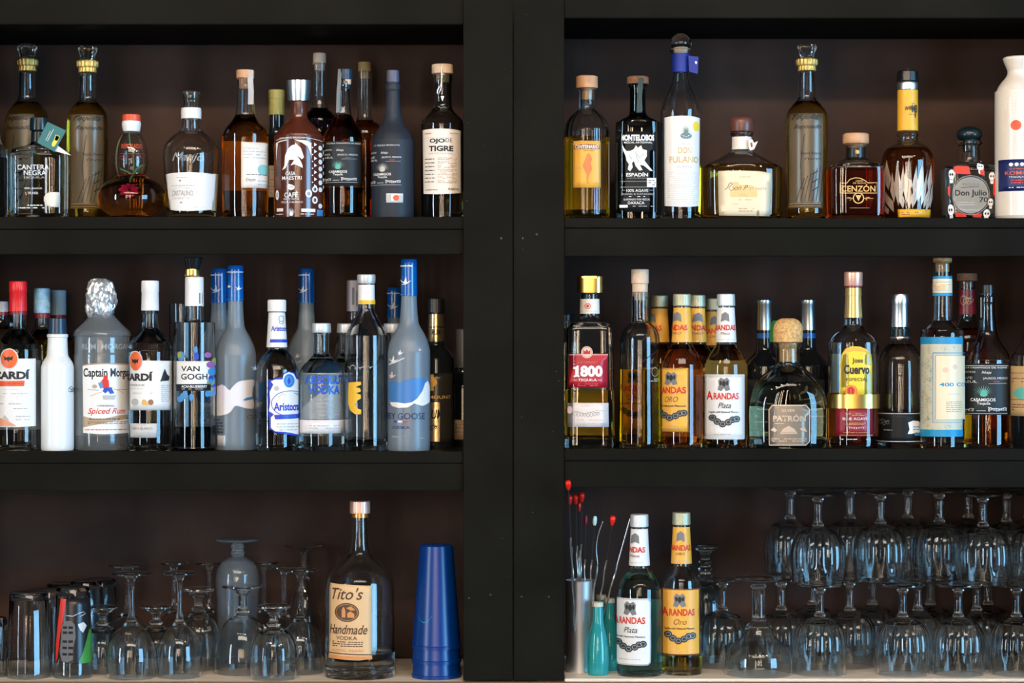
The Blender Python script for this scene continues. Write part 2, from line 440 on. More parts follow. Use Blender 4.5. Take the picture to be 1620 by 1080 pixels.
        for k, it in enumerate(items):
            ty = it[0]; lay += .00008 if k < 6 else .00001
            if ty == 't':
                _, st, x, y, w_, h_, m, b, sh = it
                vs, fs = text2d(st, b, sh)
                ua, ub, va, vb = s.U(x-w_/2), s.U(x+w_/2), s.V(y+h_/2), s.V(y-h_/2)
                s._emit(([(ua+(ub-ua)*a, va+(vb-va)*c) for a, c in vs], fs), lay, mi(m), verts, faces, mids)
            elif ty == 'p':
                p = [(s.U(x), s.V(y)) for x, y in it[1]]
                tris = tessellate_polygon([[Vector((a, b, 0)) for a, b in p]])
                s._emit((p, tris), lay, mi(it[2]), verts, faces, mids)
            elif ty == 'l':
                p = [(s.U(x), s.V(y)) for x, y in it[1]]; t = it[2]*s.S/2; q = mi(it[3])
                nrm = []
                for i in range(len(p)):
                    a = p[max(i-1, 0)]; b = p[min(i+1, len(p)-1)]; dx, dy = b[0]-a[0], b[1]-a[1]; l = math.hypot(dx, dy) or 1
                    nrm.append((-dy/l*t, dx/l*t))
                vs = []
                for (x, y), (nx, ny) in zip(p, nrm): vs += [(x+nx, y+ny), (x-nx, y-ny)]
                s._emit((vs, [(2*i, 2*i+1, 2*i+3, 2*i+2) for i in range(len(p)-1)]), lay, q, verts, faces, mids)
            elif ty == 'm':
                _, a, b, c, d, rows, m, dens, hh = it; q = mi(m)
                for r_ in range(rows):
                    y = c+(d-c)*(r_+.5)/rows; h_ = hh or min(1.6, (d-c)/rows*.42); x = a; vs = []; fs = []
                    while x < b:
                        w_ = rn.uniform(2, 6.5)
                        if rn.random() < dens:
                            e = min(x+w_, b); i = len(vs)
                            vs += [(s.U(x), s.V(y-h_/2)), (s.U(e), s.V(y-h_/2)), (s.U(e), s.V(y+h_/2)), (s.U(x), s.V(y+h_/2))]; fs.append((i, i+1, i+2, i+3))
                        x += w_+rn.uniform(.7, 1.5)
                    if fs: s._emit((vs, fs), lay, q, verts, faces, mids)
        me = bpy.data.meshes.new(name); me.from_pydata([tuple(v) for v in verts], [], faces)
        for p, i in zip(me.polygons, mids): p.material_index = i; p.use_smooth = True
        o = link(name, me, mats, parent or s.root)
        if lab: o['label'] = lab
        return o
    def band(s, name, y0, y1, mat, off=.0005, lab=None):
        """a wrap all the way round"""
        za, zb = s.z(y1), s.z(y0); bm = bmesh.new(); rg = []
        zs = [za]+[za+(zb-za)*i/6 for i in range(1, 6)]+[zb]
        for z in zs:
            hw, hd, n = s.shape(z, s.rad(z)); rg.append(ring(bm, z, hw+off, hd+off, n, s.seg))
        inn = []
        for z in zs[::-1]:
            hw, hd, n = s.shape(z, s.rad(z)); inn.append(ring(bm, z, hw+.00005, hd+.00005, n, s.seg))
        allr = rg+inn+[rg[0]]; seg = s.seg
        for a, b in zip(allr, allr[1:]):
            for i in range(seg):
                j = (i+1) % seg; bm.faces.new((a[i], a[j], b[j], b[i])[::-1])
        o = link(name, tomesh(name, bm, 50, True), mat, s.root)
        if lab: o['label'] = lab
        return o
    def back(s, y0, y1, mat, a0=125, a1=235, lab=None):
        """a label on the far side of the glass, seen through it"""
        zs = [s.z(y1)+(s.z(y0)-s.z(y1))*i/4 for i in range(5)]; bm = bmesh.new(); g = []
        for z in zs:
            hw, hd, n = s.shape(z, s.rad(z)); row = []
            for i in range(19):
                a = math.radians(a0+(a1-a0)*i/18); q, c = math.sin(a), -math.cos(a)
                r = 1/math.sqrt((q/hw)**2+(c/hd)**2) if n <= 2.01 else (abs(q/hw)**n+abs(c/hd)**n)**(-1/n)
                row.append(bm.verts.new(((r+.0002)*q, (r+.0002)*c, z)))
            g.append(row)
        for p, q in zip(g, g[1:]):
            for i in range(18): bm.faces.new((p[i], p[i+1], q[i+1], q[i]))
        bmesh.ops.solidify(bm, geom=bm.faces[:], thickness=-.0003)
        o = link('back_label', tomesh('back_label', bm), mat, s.root)
        if lab: o['label'] = lab
# ================================================================ the back bar
BP = pm('black_painted_wood', (.0078, .0074, .0056), .58, spec=.06, bump=.12, bscale=90, vary=.22, vscale=9)
BK = pm('brown_black_backboard', (.052, .030, .024), .65, spec=.15, bump=.2, bscale=60, vary=.3, vscale=5)
CT = woodm('pale_counter_wood', (.78, .66, .53), (.92, .84, .73), 5, (1.5, 14, 8), .45)
CE = woodm('counter_edge_wood', (.16, .07, .035), (.26, .12, .06), 6, (1, 10, 10), .4)
SCRW = pm('dark_screw_head', (.03, .028, .026), .35, metal=.6)
SPK = pm('paint_chip', (.35, .33, .3), .6)
def zz(py): return ZC+(540-py)/1000
def xx(px): return (px-810)/1000
def cabinet(name, label, side, top, boards, x0, x1, stile):
    r = empty(name, ((xx(x0)+xx(x1))/2, .14, zz(1074)), label, 'shelving')
    def bx(n, a, b, y0, y1, zt, zb, m=BP, bev=.0012, lab=None):
        bm = bmesh.new(); ox, oy, oz = r.location
        boxm(bm, a-ox, b-ox, y0-oy, y1-oy, zb-oz, zt-oz); bmesh.ops.recalc_face_normals(bm, faces=bm.faces)
        if bev: bmesh.ops.bevel(bm, geom=bm.edges[:], offset=bev, segments=2, affect='EDGES')
        me = bpy.data.meshes.new(n); bm.to_mesh(me); bm.free(); o = link(n, me, m, r)
        if lab: o['label'] = lab
        return o
    A, B = xx(x0), xx(x1); zt, zb = zz(-90), zz(1075.5)
    sa, sb = stile
    bx('stile', xx(sa), xx(sb), -.004, .016, zt, zb)
    if side == 'L': bx('stile', A, A+.08, -.004, .016, zt, zb); ia, ib = A+.0805, xx(sa)-.0003; pa, pb = A+.04, xx(sb)-.03
    else: bx('stile', B-.08, B, -.004, .016, zt, zb); ia, ib = xx(sb)+.0003, B-.0805; pa, pb = xx(sa)+.03, B-.04
    bx('top_rail', ia, ib, .002, .016, zt, zz(top))
    bx('top_board', pa+.012, pb-.012, .0165, .27, zz(top)+.02, zz(top))
    for bt, bb, rb in boards:
        bx('shelf_board', ia, ib, 0, .018, zz(bt), zz(bb)); bx('shelf', pa+.012, pb-.012, .0185, .2705, zz(bt), zz(bb))
        bx('shelf_rail', ia, ib, .003, .016, zz(bb)-.0012, zz(rb))
    bx('side_panel', pa, pa+.0115, .0165, .272, zt, zb); bx('side_panel', pb-.0115, pb, .0165, .272, zt, zb)
    bx('back_panel', A+.02, B-.02, .2725, .285, zt, zb, BK)
    return r, bx
lc, lbx = cabinet('back_bar_cabinet', 'black painted open shelf unit on the left holding vodka and rum bottles', 'L', 38, [(343, 362, 402), (714, 732, 776)], -160, 811.2, (733, 811.2))
rc, rbx = cabinet('back_bar_cabinet', 'black painted open shelf unit on the right with stacked upside down goblets below', 'R', 28, [(345, 360, 405), (710, 728, 771)], 812.6, 1790, (812.6, 892.5))
for o_, pts in ((lc, [(793, 377), (776, 940), (742, 945)]), (rc, [(827, 377), (849, 371), (825, 943), (868, 943)])):
    for px, py in pts:
        bm = bmesh.new(); bmesh.ops.create_cone(bm, cap_ends=True, segments=12, radius1=.0026, radius2=.0018, depth=.0016)
        bmesh.ops.rotate(bm, verts=bm.verts, matrix=__import__('mathutils').Matrix.Rotation(PI/2, 3, 'X'))
        for v in bm.verts: v.co += Vector((xx(px), -.0046, zz(py)))-o_.location
        me = bpy.data.meshes.new('screw'); bm.to_mesh(me); bm.free(); link('screw', me, SCRW, o_)
rn = random.Random(4)
for o_, (a, b) in ((lc, (737, 807)), (rc, (817, 889))):          # tiny chips in the paint of the stiles
    bm = bmesh.new()
    for k in range(16):
        x, y, q = rn.uniform(a, b), rn.uniform(20, 1050), rn.uniform(.2, .55)/1000
        X, Z = xx(x), zz(y); v = [bm.verts.new(Vector((X+q*math.cos(t), -.0043, Z+q*math.sin(t)*rn.uniform(.6, 1)))-o_.location) for t in (0, 1.2, 2.5, 3.7, 5)]
        bm.faces.new(v)
    me = bpy.data.meshes.new('paint_chips'); bm.to_mesh(me); bm.free(); c = link('paint_chips', me, SPK, o_); c['kind'] = 'stuff'
# counter under both units
cr = empty('countertop', (0, .13, zz(1095)), 'pale wood counter with brown front edge under both shelf units', 'countertop')
def cbx(n, a, b, y0, y1, zt, zb, m):
    bm = bmesh.new(); boxm(bm, a, b, y0-.13, y1-.13, zb-zz(1095), zt-zz(1095)); bmesh.ops.recalc_face_normals(bm, faces=bm.faces)
    bmesh.ops.bevel(bm, geom=bm.edges[:], offset=.0008, segments=2, affect='EDGES')
    me = bpy.data.meshes.new(n); bm.to_mesh(me); bm.free(); return link(n, me, m, cr)
cbx('counter_slab', -1.05, 1.05, -.012, .292, zz(1079), zz(1110), CT)
cbx('surface_board', xx(-155), xx(733)-.0005, -.006, .27, zz(1077), zz(1079)-.0003, CT)
cbx('surface_board', xx(893)+.0005, xx(1785), -.006, .27, zz(1072.5), zz(1079)-.0003, CT)
cbx('front_edge', -1.05, 1.05, -.02, -.0125, zz(1075.8), zz(1112), CE)['label'] = 'dark brown front edge strip'
fl = box('floor', -4, 4, -9, .6, -.02, 0, woodm('dark_floor_boards', (.03, .02, .015), (.06, .04, .03), 3, (1, 6, 1)), bev=0); fl['kind'] = 'structure'
wb = box('wall_back', -4, 4, .3, .45, 0, 3.4, pm('dark_plaster', (.03, .026, .024), .7, bump=.2, bscale=40), bev=0); wb['kind'] = 'structure'
base = box('wall_counter_base', -1.04, 1.04, .01, .295, .001, zz(1110.5), BP, bev=.002); base['kind'] = 'structure'
TK_ = pm('faded_dark_ink', (.02, .018, .014), .5)
# ================================================================ top left shelf
def tall_reposado(cx, Y, sh, label, y0=70, rotz=0):
    b = Bottle('tequila_bottle', label, cx, Y, sh, '112 13c, 118 13.2, 150 14, 158 16, 168 24, 178 30.5, 190 33, 215 33.5, 300 33, 336 33.5, 343 30',
               liq=L_OLV, level=162, cat='bottle', group='tall reposado bottles with faceted glass stoppers', wall=.0035)
    b.part('collar', '92 12c, 94 16.5, 100 17, 104 16, 105 13.5c, 112 14c, 113 12', BRASS, ridges=(18, .035))
    b.part('stopper', '69 5c, 71 13c, 74 15.5c, 90 10.5c, 92 9c', GL, ridges=(9, .05), ang=10)
    it = [T('Tequila', cx-2, 186, 42, 11, TK_, .02, .6), T('Reposado', cx+1, 201, 42, 9, TK_, .02, .6), L_([(cx-4, 212), (cx-6, 225), (cx-10, 260), (cx-8, 300)], 1, K),
          T('Tequila Reserva', cx+6, 243, 32, 6, K, 0, .4), SCR(cx-5, cx+22, 252, 4, .6, K, 3, 6)]
    for k in range(7): it.append(L_([(cx-16+k*6, 318), (cx-13+k*6+2, 300-3*k), (cx-4+k*5, 282-4*k)], .9, K))
    for k in range(3): it.append(L_([(cx+8, 276+13*k), (cx+17, 270+13*k)], 1.6, K))
    it += [L_([(cx-26, 322), (cx+22, 322)], .5, TAN), L_([(cx-26, 326), (cx+22, 326)], .5, TAN)]
    b.label('frosted_panel', cx-27, cx+26, 179, 329, FROSTP, it, off=.0003)
    return b
tr = tall_reposado(1276.5, .06, 'TR', 'tall gold tequila bottle with faceted stopper between wood capped and amber bottles, right unit')
TRZ = .951*1
def put_tr(cx, Y, sh, label, top, rz=0):
    H = (Zr(69, .06)-BASEZ['TR']); h = Zr(top, Y)-BASEZ[sh]; k = h/H
    return clone(tr.root, (W(cx, Y), Y, BASEZ[sh]), label, tr.root['group'], rz, (k, k, k))
put_tr(138.5, .113, 'TL', 'tall gold tequila bottle with faceted stopper beside the round flower bottle, left unit', 72, .35)
put_tr(43, .16, 'TL', 'tall gold tequila bottle standing behind the flask with the teal tag', 69, -.2)
# clear flask with teal tag
b = Bottle('tequila_bottle', 'squat clear flask with white lettering and a teal tag on its neck', 62, .055, 'TL',
           '209 12c, 213 12, 224 12.5, 230 20, 236 38, 243 43.5, 256 45, 330 44.5, 339 44, 343 41', liq=L_CLR, level=244, sq=(4.5, .68, 226, 244), wall=.004)
b.part('stopper', '186 10, 187 14c, 196 14.5, 206 14.5c, 208 12, 209 11c, 227 10', TEALC)
b.part('neck_sleeve', '209.5 12.6c, 226 12.8c', BLKP)
b.label('printed_lettering', 0, 0, 240, 335, None, [T('CANTERA', 53, 264.5, 51, 8, Wk, .01), T('NEGRA', 56, 273.5, 35, 8, Wk, .01), T('TEQUILA', 54, 281, 34, 4, G2),
   T('100% AGAVE', 53, 298, 28, 2.6, Wk), T('SILVER', 53, 305.5, 16, 3.6, Wk), L_([(41, 304), (43, 309)], 1, GDI), M_(38, 68, 323, 326.5, 1, Wk), M_(28, 80, 327, 330.5, 1, Wk, .9)], rnd=False)
b.label('round_sticker', 70, 98, 304, 328, PAPW, [], outline=[(98, 304), (98, 327.5), (79, 327.5), (73, 324), (70, 318), (70, 312), (74, 306), (80, 304)], off=.0009, lab='half hidden pale sticker')
def tag(b, pts, mat, items, name, Yp, lab):
    """a flat card with thickness hanging at its own distance"""
    bm = bmesh.new(); f = [];
    def P(px, py, dy=0): return Vector((W(px, Yp)-b.xw, Yp-b.Y+dy, Zr(py, Yp)-b.bz))
    fr = [bm.verts.new(P(*p)) for p in pts]; bk = [bm.verts.new(P(*p, .0008)) for p in pts]
    bm.faces.new(fr); bm.faces.new(bk[::-1])
    for i in range(len(pts)): j = (i+1) % len(pts); bm.faces.new((fr[i], bk[i], bk[j], fr[j]))
    bmesh.ops.recalc_face_normals(bm, faces=bm.faces); ms = [mat]
    for poly, m in items:
        if m not in ms: ms.append(m)
        q = bm.faces.new([bm.verts.new(P(*p, -.0003)) for p in poly]); q.material_index = ms.index(m)
    me = bpy.data.meshes.new(name); bm.to_mesh(me); bm.free(); o = link(name, me, ms, b.root); o['label'] = lab; return o
def marks(x, y, ang, rows, m):
    out = []; c, s = math.cos(ang), math.sin(ang)
    for r_, (dy, ln) in enumerate(rows):
        for k in range(ln):
            px, py = x+k*2.4*c-dy*s, y+k*2.4*s+dy*c
            out.append(([(px, py), (px+1.5*c, py+1.5*s), (px+1.5*c+1.1*s, py+1.5*s-1.1*c), (px+1.1*s, py-1.1*c)], m))
    return out
tag(b, [(75, 192.6), (104.7, 206.4), (86, 240), (58.8, 225.6)], TAGT, [([(88, 213), (91, 213.5), (95, 216), (91, 224), (86, 232), (82, 231), (82, 227), (86, 220)], YELB), ([(89, 214), (94, 216.5), (90.5, 223), (86.5, 221)], PAP)]+marks(73, 222, -1.1, [(0, 7), (3, 9)], Wk), 'hang_tag', .008, 'teal hang tag card')
tag(b, [(87, 239), (91, 230), (113, 246)], PAP, [], 'tag_tail', .012, 'white corner of folded tag')
tube('tag_cord', [(W(62, .03)-b.xw, -.02, Zr(212, .03)-b.bz), (W(68, .02)-b.xw, -.04, Zr(214, .02)-b.bz), (W(74, .01)-b.xw, .0085-b.Y, Zr(212, .01)-b.bz)], .0005, K, b.root, 6)
# bluish bottle cut by the left edge of the photo
b = Bottle('liquor_bottle', 'clear bluish bottle cut off by the left edge of the photo, top shelf', -16, .05, 'TL', '120 13c, 190 14, 225 18, 236 26, 245 28, 335 28, 343 25', glass=GLB, liq=L_CLR, level=250)
b.part('cap', '105 14c, 121 14c', SILV)
# blown glass bottle with a flower inside
b = Bottle('tequila_bottle', 'blown glass bottle with red cap and a pink flower in its round base', 208, .06, 'TL',
           '184 11c, 207 12, 214 17, 224 22, 240 25.5, 256 26.5, 268 25, 277 23, 282 30, 290 43, 302 52, 316 54, 330 49, 340 36, 343 30', liq=L_PINK, level=276, wall=.003)
b.part('cap', '181 12, 182 14.2c, 191.5 14.5c', REDO, label='red waxed top'); b.part('cap_collar', '191.7 14c, 196 15, 204 14, 208 13c', WHC)
b.label('etched_lettering', 0, 0, 215, 275, None, [T('REPOSADO', 208, 231, 34, 7, REDO), M_(190, 228, 241, 254, 3, REDK, .8, 1.3)])
def inside(name, pts, r, m, seg=6): return tube(name, [(W(x, b.Y)-b.xw, dy, Zr(y, b.Y)-b.bz) for x, y, dy in pts], r, m, b.root, seg)
fl_ = inside('flower_stem', [(204, 212, 0), (206, 228, 0), (211, 245, 0), (212, 262, 0), (210, 279, 0), (210, 290, -.018), (210, 300, -.036)], .0012, GRN)
inside('flower_leaf', [(210, 278, 0), (216, 268, -.003), (224, 262, -.004), (231, 261, 0)], [.0004, .0016, .0014, .0004], GRN)
inside('flower_leaf', [(209, 279, 0), (203, 272, -.003), (196, 269, -.004), (190, 266, 0)], [.0004, .0014, .0014, .0004], GRN)
bm = bmesh.new(); rn = random.Random(2)
for ly, (nn, rr, rz) in enumerate([(11, .0145, -.002), (9, .0115, .0), (7, .007, .002)]):
    for i in range(nn):
        a = 2*PI*i/nn+ly*.3; c = Vector((rr*math.cos(a), -.006*ly*.4, rr*.7*math.sin(a)))
        t = Vector((-math.sin(a), 0, math.cos(a))); e = c*1.35+Vector((0, -.003, 0))
        vs = [bm.verts.new(p) for p in (c*.2, c*.7+t*.0042+Vector((0, -.003, 0)), e+t*.0018, e-t*.0018, c*.7-t*.0042+Vector((0, -.003, 0)))]
        bm.faces.new(vs)
bmesh.ops.solidify(bm, geom=bm.faces[:], thickness=.0008)
for v in bm.verts: v.co += Vector((W(211, b.Y)-b.xw, -.039, Zr(304, b.Y)-b.bz))
link('flower_head', tomesh('flower_head', bm), PNK, b.root)
# round-shouldered clear bottle, cristalino
b = Bottle('tequila_bottle', 'empty clear round shouldered bottle with white neck band and white label', 302.5, .055, 'TL',
           '146 14c, 155 14, 160 13, 170 13.5, 186 14.5, 204 15c, 208 19, 214 28, 222 36, 232 42.5, 246 44.5, 262 44, 300 41.5, 338 39, 343 36', wall=.0032, liq=L_PALE, level=336)
b.part('neck_label', '171 15.2c, 176 16, 188 15.8c', PAP)
b.part('glass_stopper', '144.5 13c, 146 13.8c, 148 13.8c', GL)
b.back(276, 334, CRM, 60, 160)
b.label('embossed_script', 0, 0, 235, 262, None, [T('Maujo', 297, 250, 50, 17, pm('embossed_glass', (.6, .66, .7), .1, trans=.5), 0, .45)])
b.label('label', 261.8, 338, 273, 333, PAP, [T('CRISTALINO', 289, 305.5, 34, 8, G), M_(280, 298, 280, 282, 1, G2), E(286, 286, 1.6, 1.4, G), M_(272, 308, 292, 295.5, 1, G2), M_(277, 300, 297, 299.5, 1, G2), M_(272, 300, 313, 315.5, 1, G2), E(287, 320.5, 1.8, 1.1, G), M_(308, 324, 327, 328.5, 1, G2), RG(290, 305, 23, 8, .4, G2)],
        outline=[(261.8, 275), (275, 273.5), (300, 272.5), (325, 273.5), (338, 275.5), (335.5, 330), (325, 332.5), (300, 334), (275, 333), (266.5, 331)])
# amber bottle with cork and strip
def tape(b, name, pts, mat, w_=.0035, lab=None):
    """flat strip following given points"""
    bm = bmesh.new(); P = [Vector((W(x, y_)-b.xw, y_-b.Y, Zr(y, y_)-b.bz)) for x, y, y_ in pts]; L = []
    for p in P: L.append((bm.verts.new(p+Vector((-w_/2, 0, 0))), bm.verts.new(p+Vector((w_/2, 0, 0)))))
    for a, c in zip(L, L[1:]): bm.faces.new((a[0], a[1], c[1], c[0]))
    bmesh.ops.solidify(bm, geom=bm.faces[:], thickness=.0004)
    o = link(name, tomesh(name, bm), mat, b.root)
    if lab: o['label'] = lab
    return o
b = Bottle('tequila_bottle', 'amber tequila bottle with cork and beige side label carrying a pale teal mark', 388, .055, 'TL',
           '124 13c, 134 13, 140 13.5, 178 15.5, 184 17, 192 22, 203 31, 214 36, 226 37, 335 36.5, 343 33', liq=L_AMB, level=182)
b.part('cork', '111 13, 112 14c, 123.6 14c, 124.4 10c, 141 9.5c', WCAP)
tape(b, 'tax_strip', [(393, 110.5, .058), (396, 110.5, .043), (396, 124, .0425), (397, 145, .0415), (396.5, 165, .041)], PAP, .009, 'white paper strip over cork')
b.back(222, 300, PAPW, 110, 235)
b.label('label', 382, 423, 225, 297, CRM and PAPW, [E(415, 268, 8, 8.5, pm('pale_teal_ink', (.25, .6, .6), .5)), M_(386, 420, 232, 252, 4, G2, .7), M_(390, 421, 273, 279, 1, G), SCR(389, 404, 285, 5, .6, G, 4, 5), M_(407, 421, 283, 294, 2, G2)], lab='beige side label')
# bottle with olive screw cap, behind
b = Bottle('liquor_bottle', 'dark bottle with olive gold screw cap behind the brown horse bottle', 437.5, .145, 'TL', '182 11c, 205 11.5, 215 14, 226 25, 238 33, 300 33, 343 31', glass=GLK, solid=True)
b.part('cap', '142 11, 143 12.5c, 156 12.5c, 156.5 12c, 182 12.6c', OLIVE, ridges=(40, .012))
b.label('label', 412, 446, 262, 312, PAPW, [M_(415, 440, 266, 308, 8, G2)])
# brown horse bottle
b = Bottle('liqueur_bottle', 'brown glazed bottle with silver cap and white horse head print', 472.5, .05, 'TL',
           '158 12c, 170 13, 186 14, 192 18, 200 26, 208 33, 216 37.5, 226 39, 335 38.5, 343 36', glass=BROWN, solid=True)
b.part('cap', '127 17, 128 19.3c, 144 18.5, 160 16.5c', SILV)
hs = [(446, 269), (450, 262), (451, 247), (455, 236), (462, 230), (467, 229), (468, 226.5), (471, 229.5), (476, 234), (479, 242), (481, 249), (478, 252), (474, 249), (470, 246), (476, 255), (479, 262), (479, 266), (474, 263), (466, 260), (460, 262), (466, 253), (458, 253), (456, 258), (452, 266)]
its = [P_(hs, Wk), T('CASA', 460, 274.5, 16, 6, Wk, .01), T('MAESTRI', 462, 281.5, 31, 6, Wk, .01), P_([(455, 293), (457, 291), (463, 292.5), (467, 295), (466, 299), (461, 301), (456, 299)], Wk), L_([(457, 297), (465, 295)], .6, BROWN),
       T('CAFÉ', 461, 307.5, 22, 10, Wk, .02), T('MADE WITH', 461, 315, 24, 3.2, Wk), T('TEQUILA BLANCO', 462, 320, 35, 3.4, Wk), T('HECHO EN MEXICO', 462, 218.5, 40, 2.8, Wk), L_([(436, 221), (460, 217), (480, 217.5), (507, 222)], .6, Wk),
       L_([(436, 226), (444, 223), (455, 221.5)], 1.6, Wk), P_([(436, 226), (440, 226), (438, 236), (437, 253)], Wk), P_([(492, 226), (484, 222), (466, 221), (478, 226), (487, 232), (491, 245), (492, 252)], Wk), R_(437, 448, 329, 334, Wk), M_(436, 448, 337, 340, 1, Wk), R_(477, 498, 330, 335, Wk), M_(476, 497, 337, 340, 1, Wk)]
its += AGAVE(461, 340, 9, 12, Wk, 9)
for yy in range(228, 300, 11): its += [P_([(496, yy-3), (500, yy), (496, yy+3)], Wk), E(504.5, yy+5, 2.6, 4, Wk, 10), E(493.5, yy+5, 1, 1.2, Wk, 8), E(509.3, yy, 1.2, 3, Wk, 8)]
its += [E(488, 306, 5, 6.5, Wk, 12), E(488, 306, 2.6, 3, BROWN, 10), E(497, 299, 4, 5, Wk, 12), E(497, 299, 2, 2.6, BROWN, 10), E(497, 316, 4, 6, Wk, 12), E(497, 316, 2, 3, BROWN, 10), E(504.5, 325, 2.6, 4, Wk, 10), E(438.5, 308, 3, 8, Wk, 12), E(438.5, 308, 1.5, 4, BROWN, 10), R_(500, 509, 331, 341, SKI)]
b.label('printed_design', 0, 0, 215, 340, None, its)
# tall clear bottle with cork, behind
b = Bottle('liquor_bottle', 'clear bottle with pale cork in shade behind the brown horse bottle', 505.5, .2, 'TL', '100 11.5c, 165 12, 178 20, 190 30, 205 33, 343 32', glass=GL, liq=liqm('plum_spirit', (.3, .18, .35)), level=172)
b.part('cork', '84 9, 85 10.2c, 101 10.2c, 101.5 8.5c, 112 8c', WCAPP)
# bottle with olive cork, behind
b = Bottle('liquor_bottle', 'dark amber bottle with olive cork behind the two charcoal label bottles', 577, .17, 'TL', '113 12c, 185 12.5, 195 20, 206 31, 216 35, 343 34', glass=GL, liq=L_DAMB, level=192)
b.part('cork', '98 9, 99 10.5c, 113 10.5c, 113.5 8.5c, 124 8c', pm('olive_cork', (.3, .2, .07), .7, vary=.2))
# charcoal label (agave crest) bottles
def crest_items(x, y, k, col, ink=Wk):
    """lettering block of the charcoal labels; x, y is the crest's foot, k the scale"""
    it = AGAVE(x, y, 16*k, 16*k, col, 13)
    it += [T('CASAMIGOS', x, y+7*k, 35*k, 5*k, ink, .02), T('Tequila', x, y+13*k, 19*k, 5.5*k, ink, .01), SCR(x-33*k, x-13*k, y+23*k, 6*k, .8*k, ink, 5, 5), SCR(x+6*k, x+36*k, y+22*k, 6*k, .8*k, ink, 8, 8),
           L_([(x-10*k, y+24*k), (x+3*k, y+24*k)], .7*k, ink), L_([(x-32*k, y+28.5*k), (x+37*k, y+28*k)], .4*k, ink),
           T('SMALL BATCH', x-22*k, y-36*k, 20*k, 3*k, ink), T('Añejo', x+4*k, y-35*k, 14*k, 5.5*k, ink), T('JALISCO, MEXICO', x+18*k, y-26*k, 38*k, 4*k, ink), T('100% AZUL', x-22*k, y-21*k, 26*k, 3.6*k, ink),
           T('AGAVE', x-24*k, y-27*k, 18*k, 3.6*k, ink), L_([(x+7*k, y-18*k), (x+36*k, y-18.5*k)], .5*k, G2), L_([(x+14*k, y-21*k), (x+24*k, y-21.2*k)], 1*k, RD)]
    return it
def crest_bottle(cx, Y, sh, label, s_, y0, glass, liq, level, name='tequila_bottle'):
    k = s_
    f = lambda dy, r: f'{y0+dy*k:.1f} {r*k:.1f}'
    pr = ', '.join([f(0, 10.5)+'c', f(6, 10.5)+'c', f(6.4, 12.5), f(16, 12.5), f(20, 11.5), f(55, 14), f(68, 17), f(78, 23), f(90, 31), f(102, 35), f(112, 36), f(222, 36), f(228, 33)])
    return Bottle(name, label, cx, Y, sh, pr, glass=glass, liq=liq, level=level)
b = crest_bottle(543, .076, 'TL', 'amber bottle with charcoal label and teal agave crest, open glass neck, left unit', .93, 124, GL, L_AMB, 182)
b.part('pour_cap', '109 8, 110 10c, 126 10.5c, 126.5 7c, 140 7c', NAVYC, dx=4); tape(b, 'tax_strip', [(538, 109, .07), (537, 125, .0645), (535.5, 150, .0625), (534.5, 178, .06)], pm('grey_strip', (.3, .32, .33), .4), .006)
b.part('spout_plug', '124 5, 125 7c, 134 6.5c', WCAPP, dx=6, dy=-.002)
b.back(225, 295, PAPW, 140, 235)  # back label added to lighten the amber
b.label('label', 511, 571.5, 223.5, 294, CHAR, crest_items(535, 266, .8, TLI)+[T('TEQUILA CASAMIGOS DE AGAVE', 543, 227, 52, 2.8, Wk)], lab='charcoal wraparound label')
b = crest_bottle(621.5, .05, 'TL', 'matte slate blue frosted bottle with printed charcoal front and small sticker', .94, 128, MATTE, None, None, 'mezcal_bottle')
b.part('cap', '111 8, 112 9.8c, 130 10.2c', pm('slate_cap', (.09, .1, .16), .3))
b.label('printed_design', 0, 0, 228, 300, None, crest_items(605, 270, .8, pm('pale_crest_ink', (.6, .6, .55), .5))+[T('C. C. TEQUILA PRODUCTO.', 612, 230, 42, 3, Wk)])
b.label('sticker', 611, 637.5, 306, 320.5, PAP, [R_(612.5, 619, 307.5, 319, G2), E(627, 313, 5, 4.5, ORI), R_(631, 636.5, 308, 319, G2)], lab='small white sticker with red mark')
# cream label bottle with hook charm
b = Bottle('mezcal_bottle', 'wood capped clear bottle with tall cream label and a wire charm by the post', 700, .05, 'TL',
           '117 15.5c, 124 16, 128 15, 140 14.5, 160 14.5, 172 16, 180 22, 190 31, 199 34, 210 34.2, 336 34, 343 31', liq=L_PALE, level=303, glass=pm('smoky_glass', (.7, .72, .68), 0, trans=1))
b.part('wood_cap', '102 15, 103 17c, 116.6 17c, 117 11c, 130 10.5c', WCAPP)
def hook(y): pass
tube('wire_charm', [(W(x, .032)-b.xw, d-b.Y, Zr(y, .032)-b.bz) for x, y, d in [(699, 106, .033), (699, 112, .0315), (698.5, 128, .031), (698, 140, .03), (695, 147, .03), (692, 148, .03), (692, 143, .031), (697, 135, .031), (699, 130, .032)]], .0011, SILV, b.root, 8)
b.label('embossed_mark', 0, 0, 155, 190, None, [P_([(697, 152), (700, 160), (703, 152)], SILV), RG(702, 173, 5, 3.5, .9, SILV), L_([(693, 168), (711, 178)], .8, SILV), L_([(693, 178), (711, 168)], .8, SILV)])
b.label('label', 668, 729, 204, 306, PAPW, [T('OJO', 692, 223.5, 24, 8.5, K, .04), T('DE', 710, 222, 10, 6, K), T('TIGRE', 698, 235, 38, 9, K, .04), T('ARTESANAL', 698, 243, 40, 2.6, TAN), FRM(672, 724, 218, 300, .35, TAN), R_(672, 683, 210, 212, TAN), R_(711, 725, 210, 212, G2)]
        + [M_(673, 688, 250+i*6, 253+i*6, 1, K, 1) for i in range(7)]+[M_(693, 722, 249+i*6, 254+i*6, 2, TAN, .75) for i in range(7)]+[M_(674, 692, 299, 301.5, 1, K), T('45 ABV/VOL', 717, 299, 17, 3, K, .01)],
        outline=[(668, 205), (685, 203.6), (712, 203.8), (729, 206), (730, 304), (715, 306.5), (690, 307.5), (670, 306)])
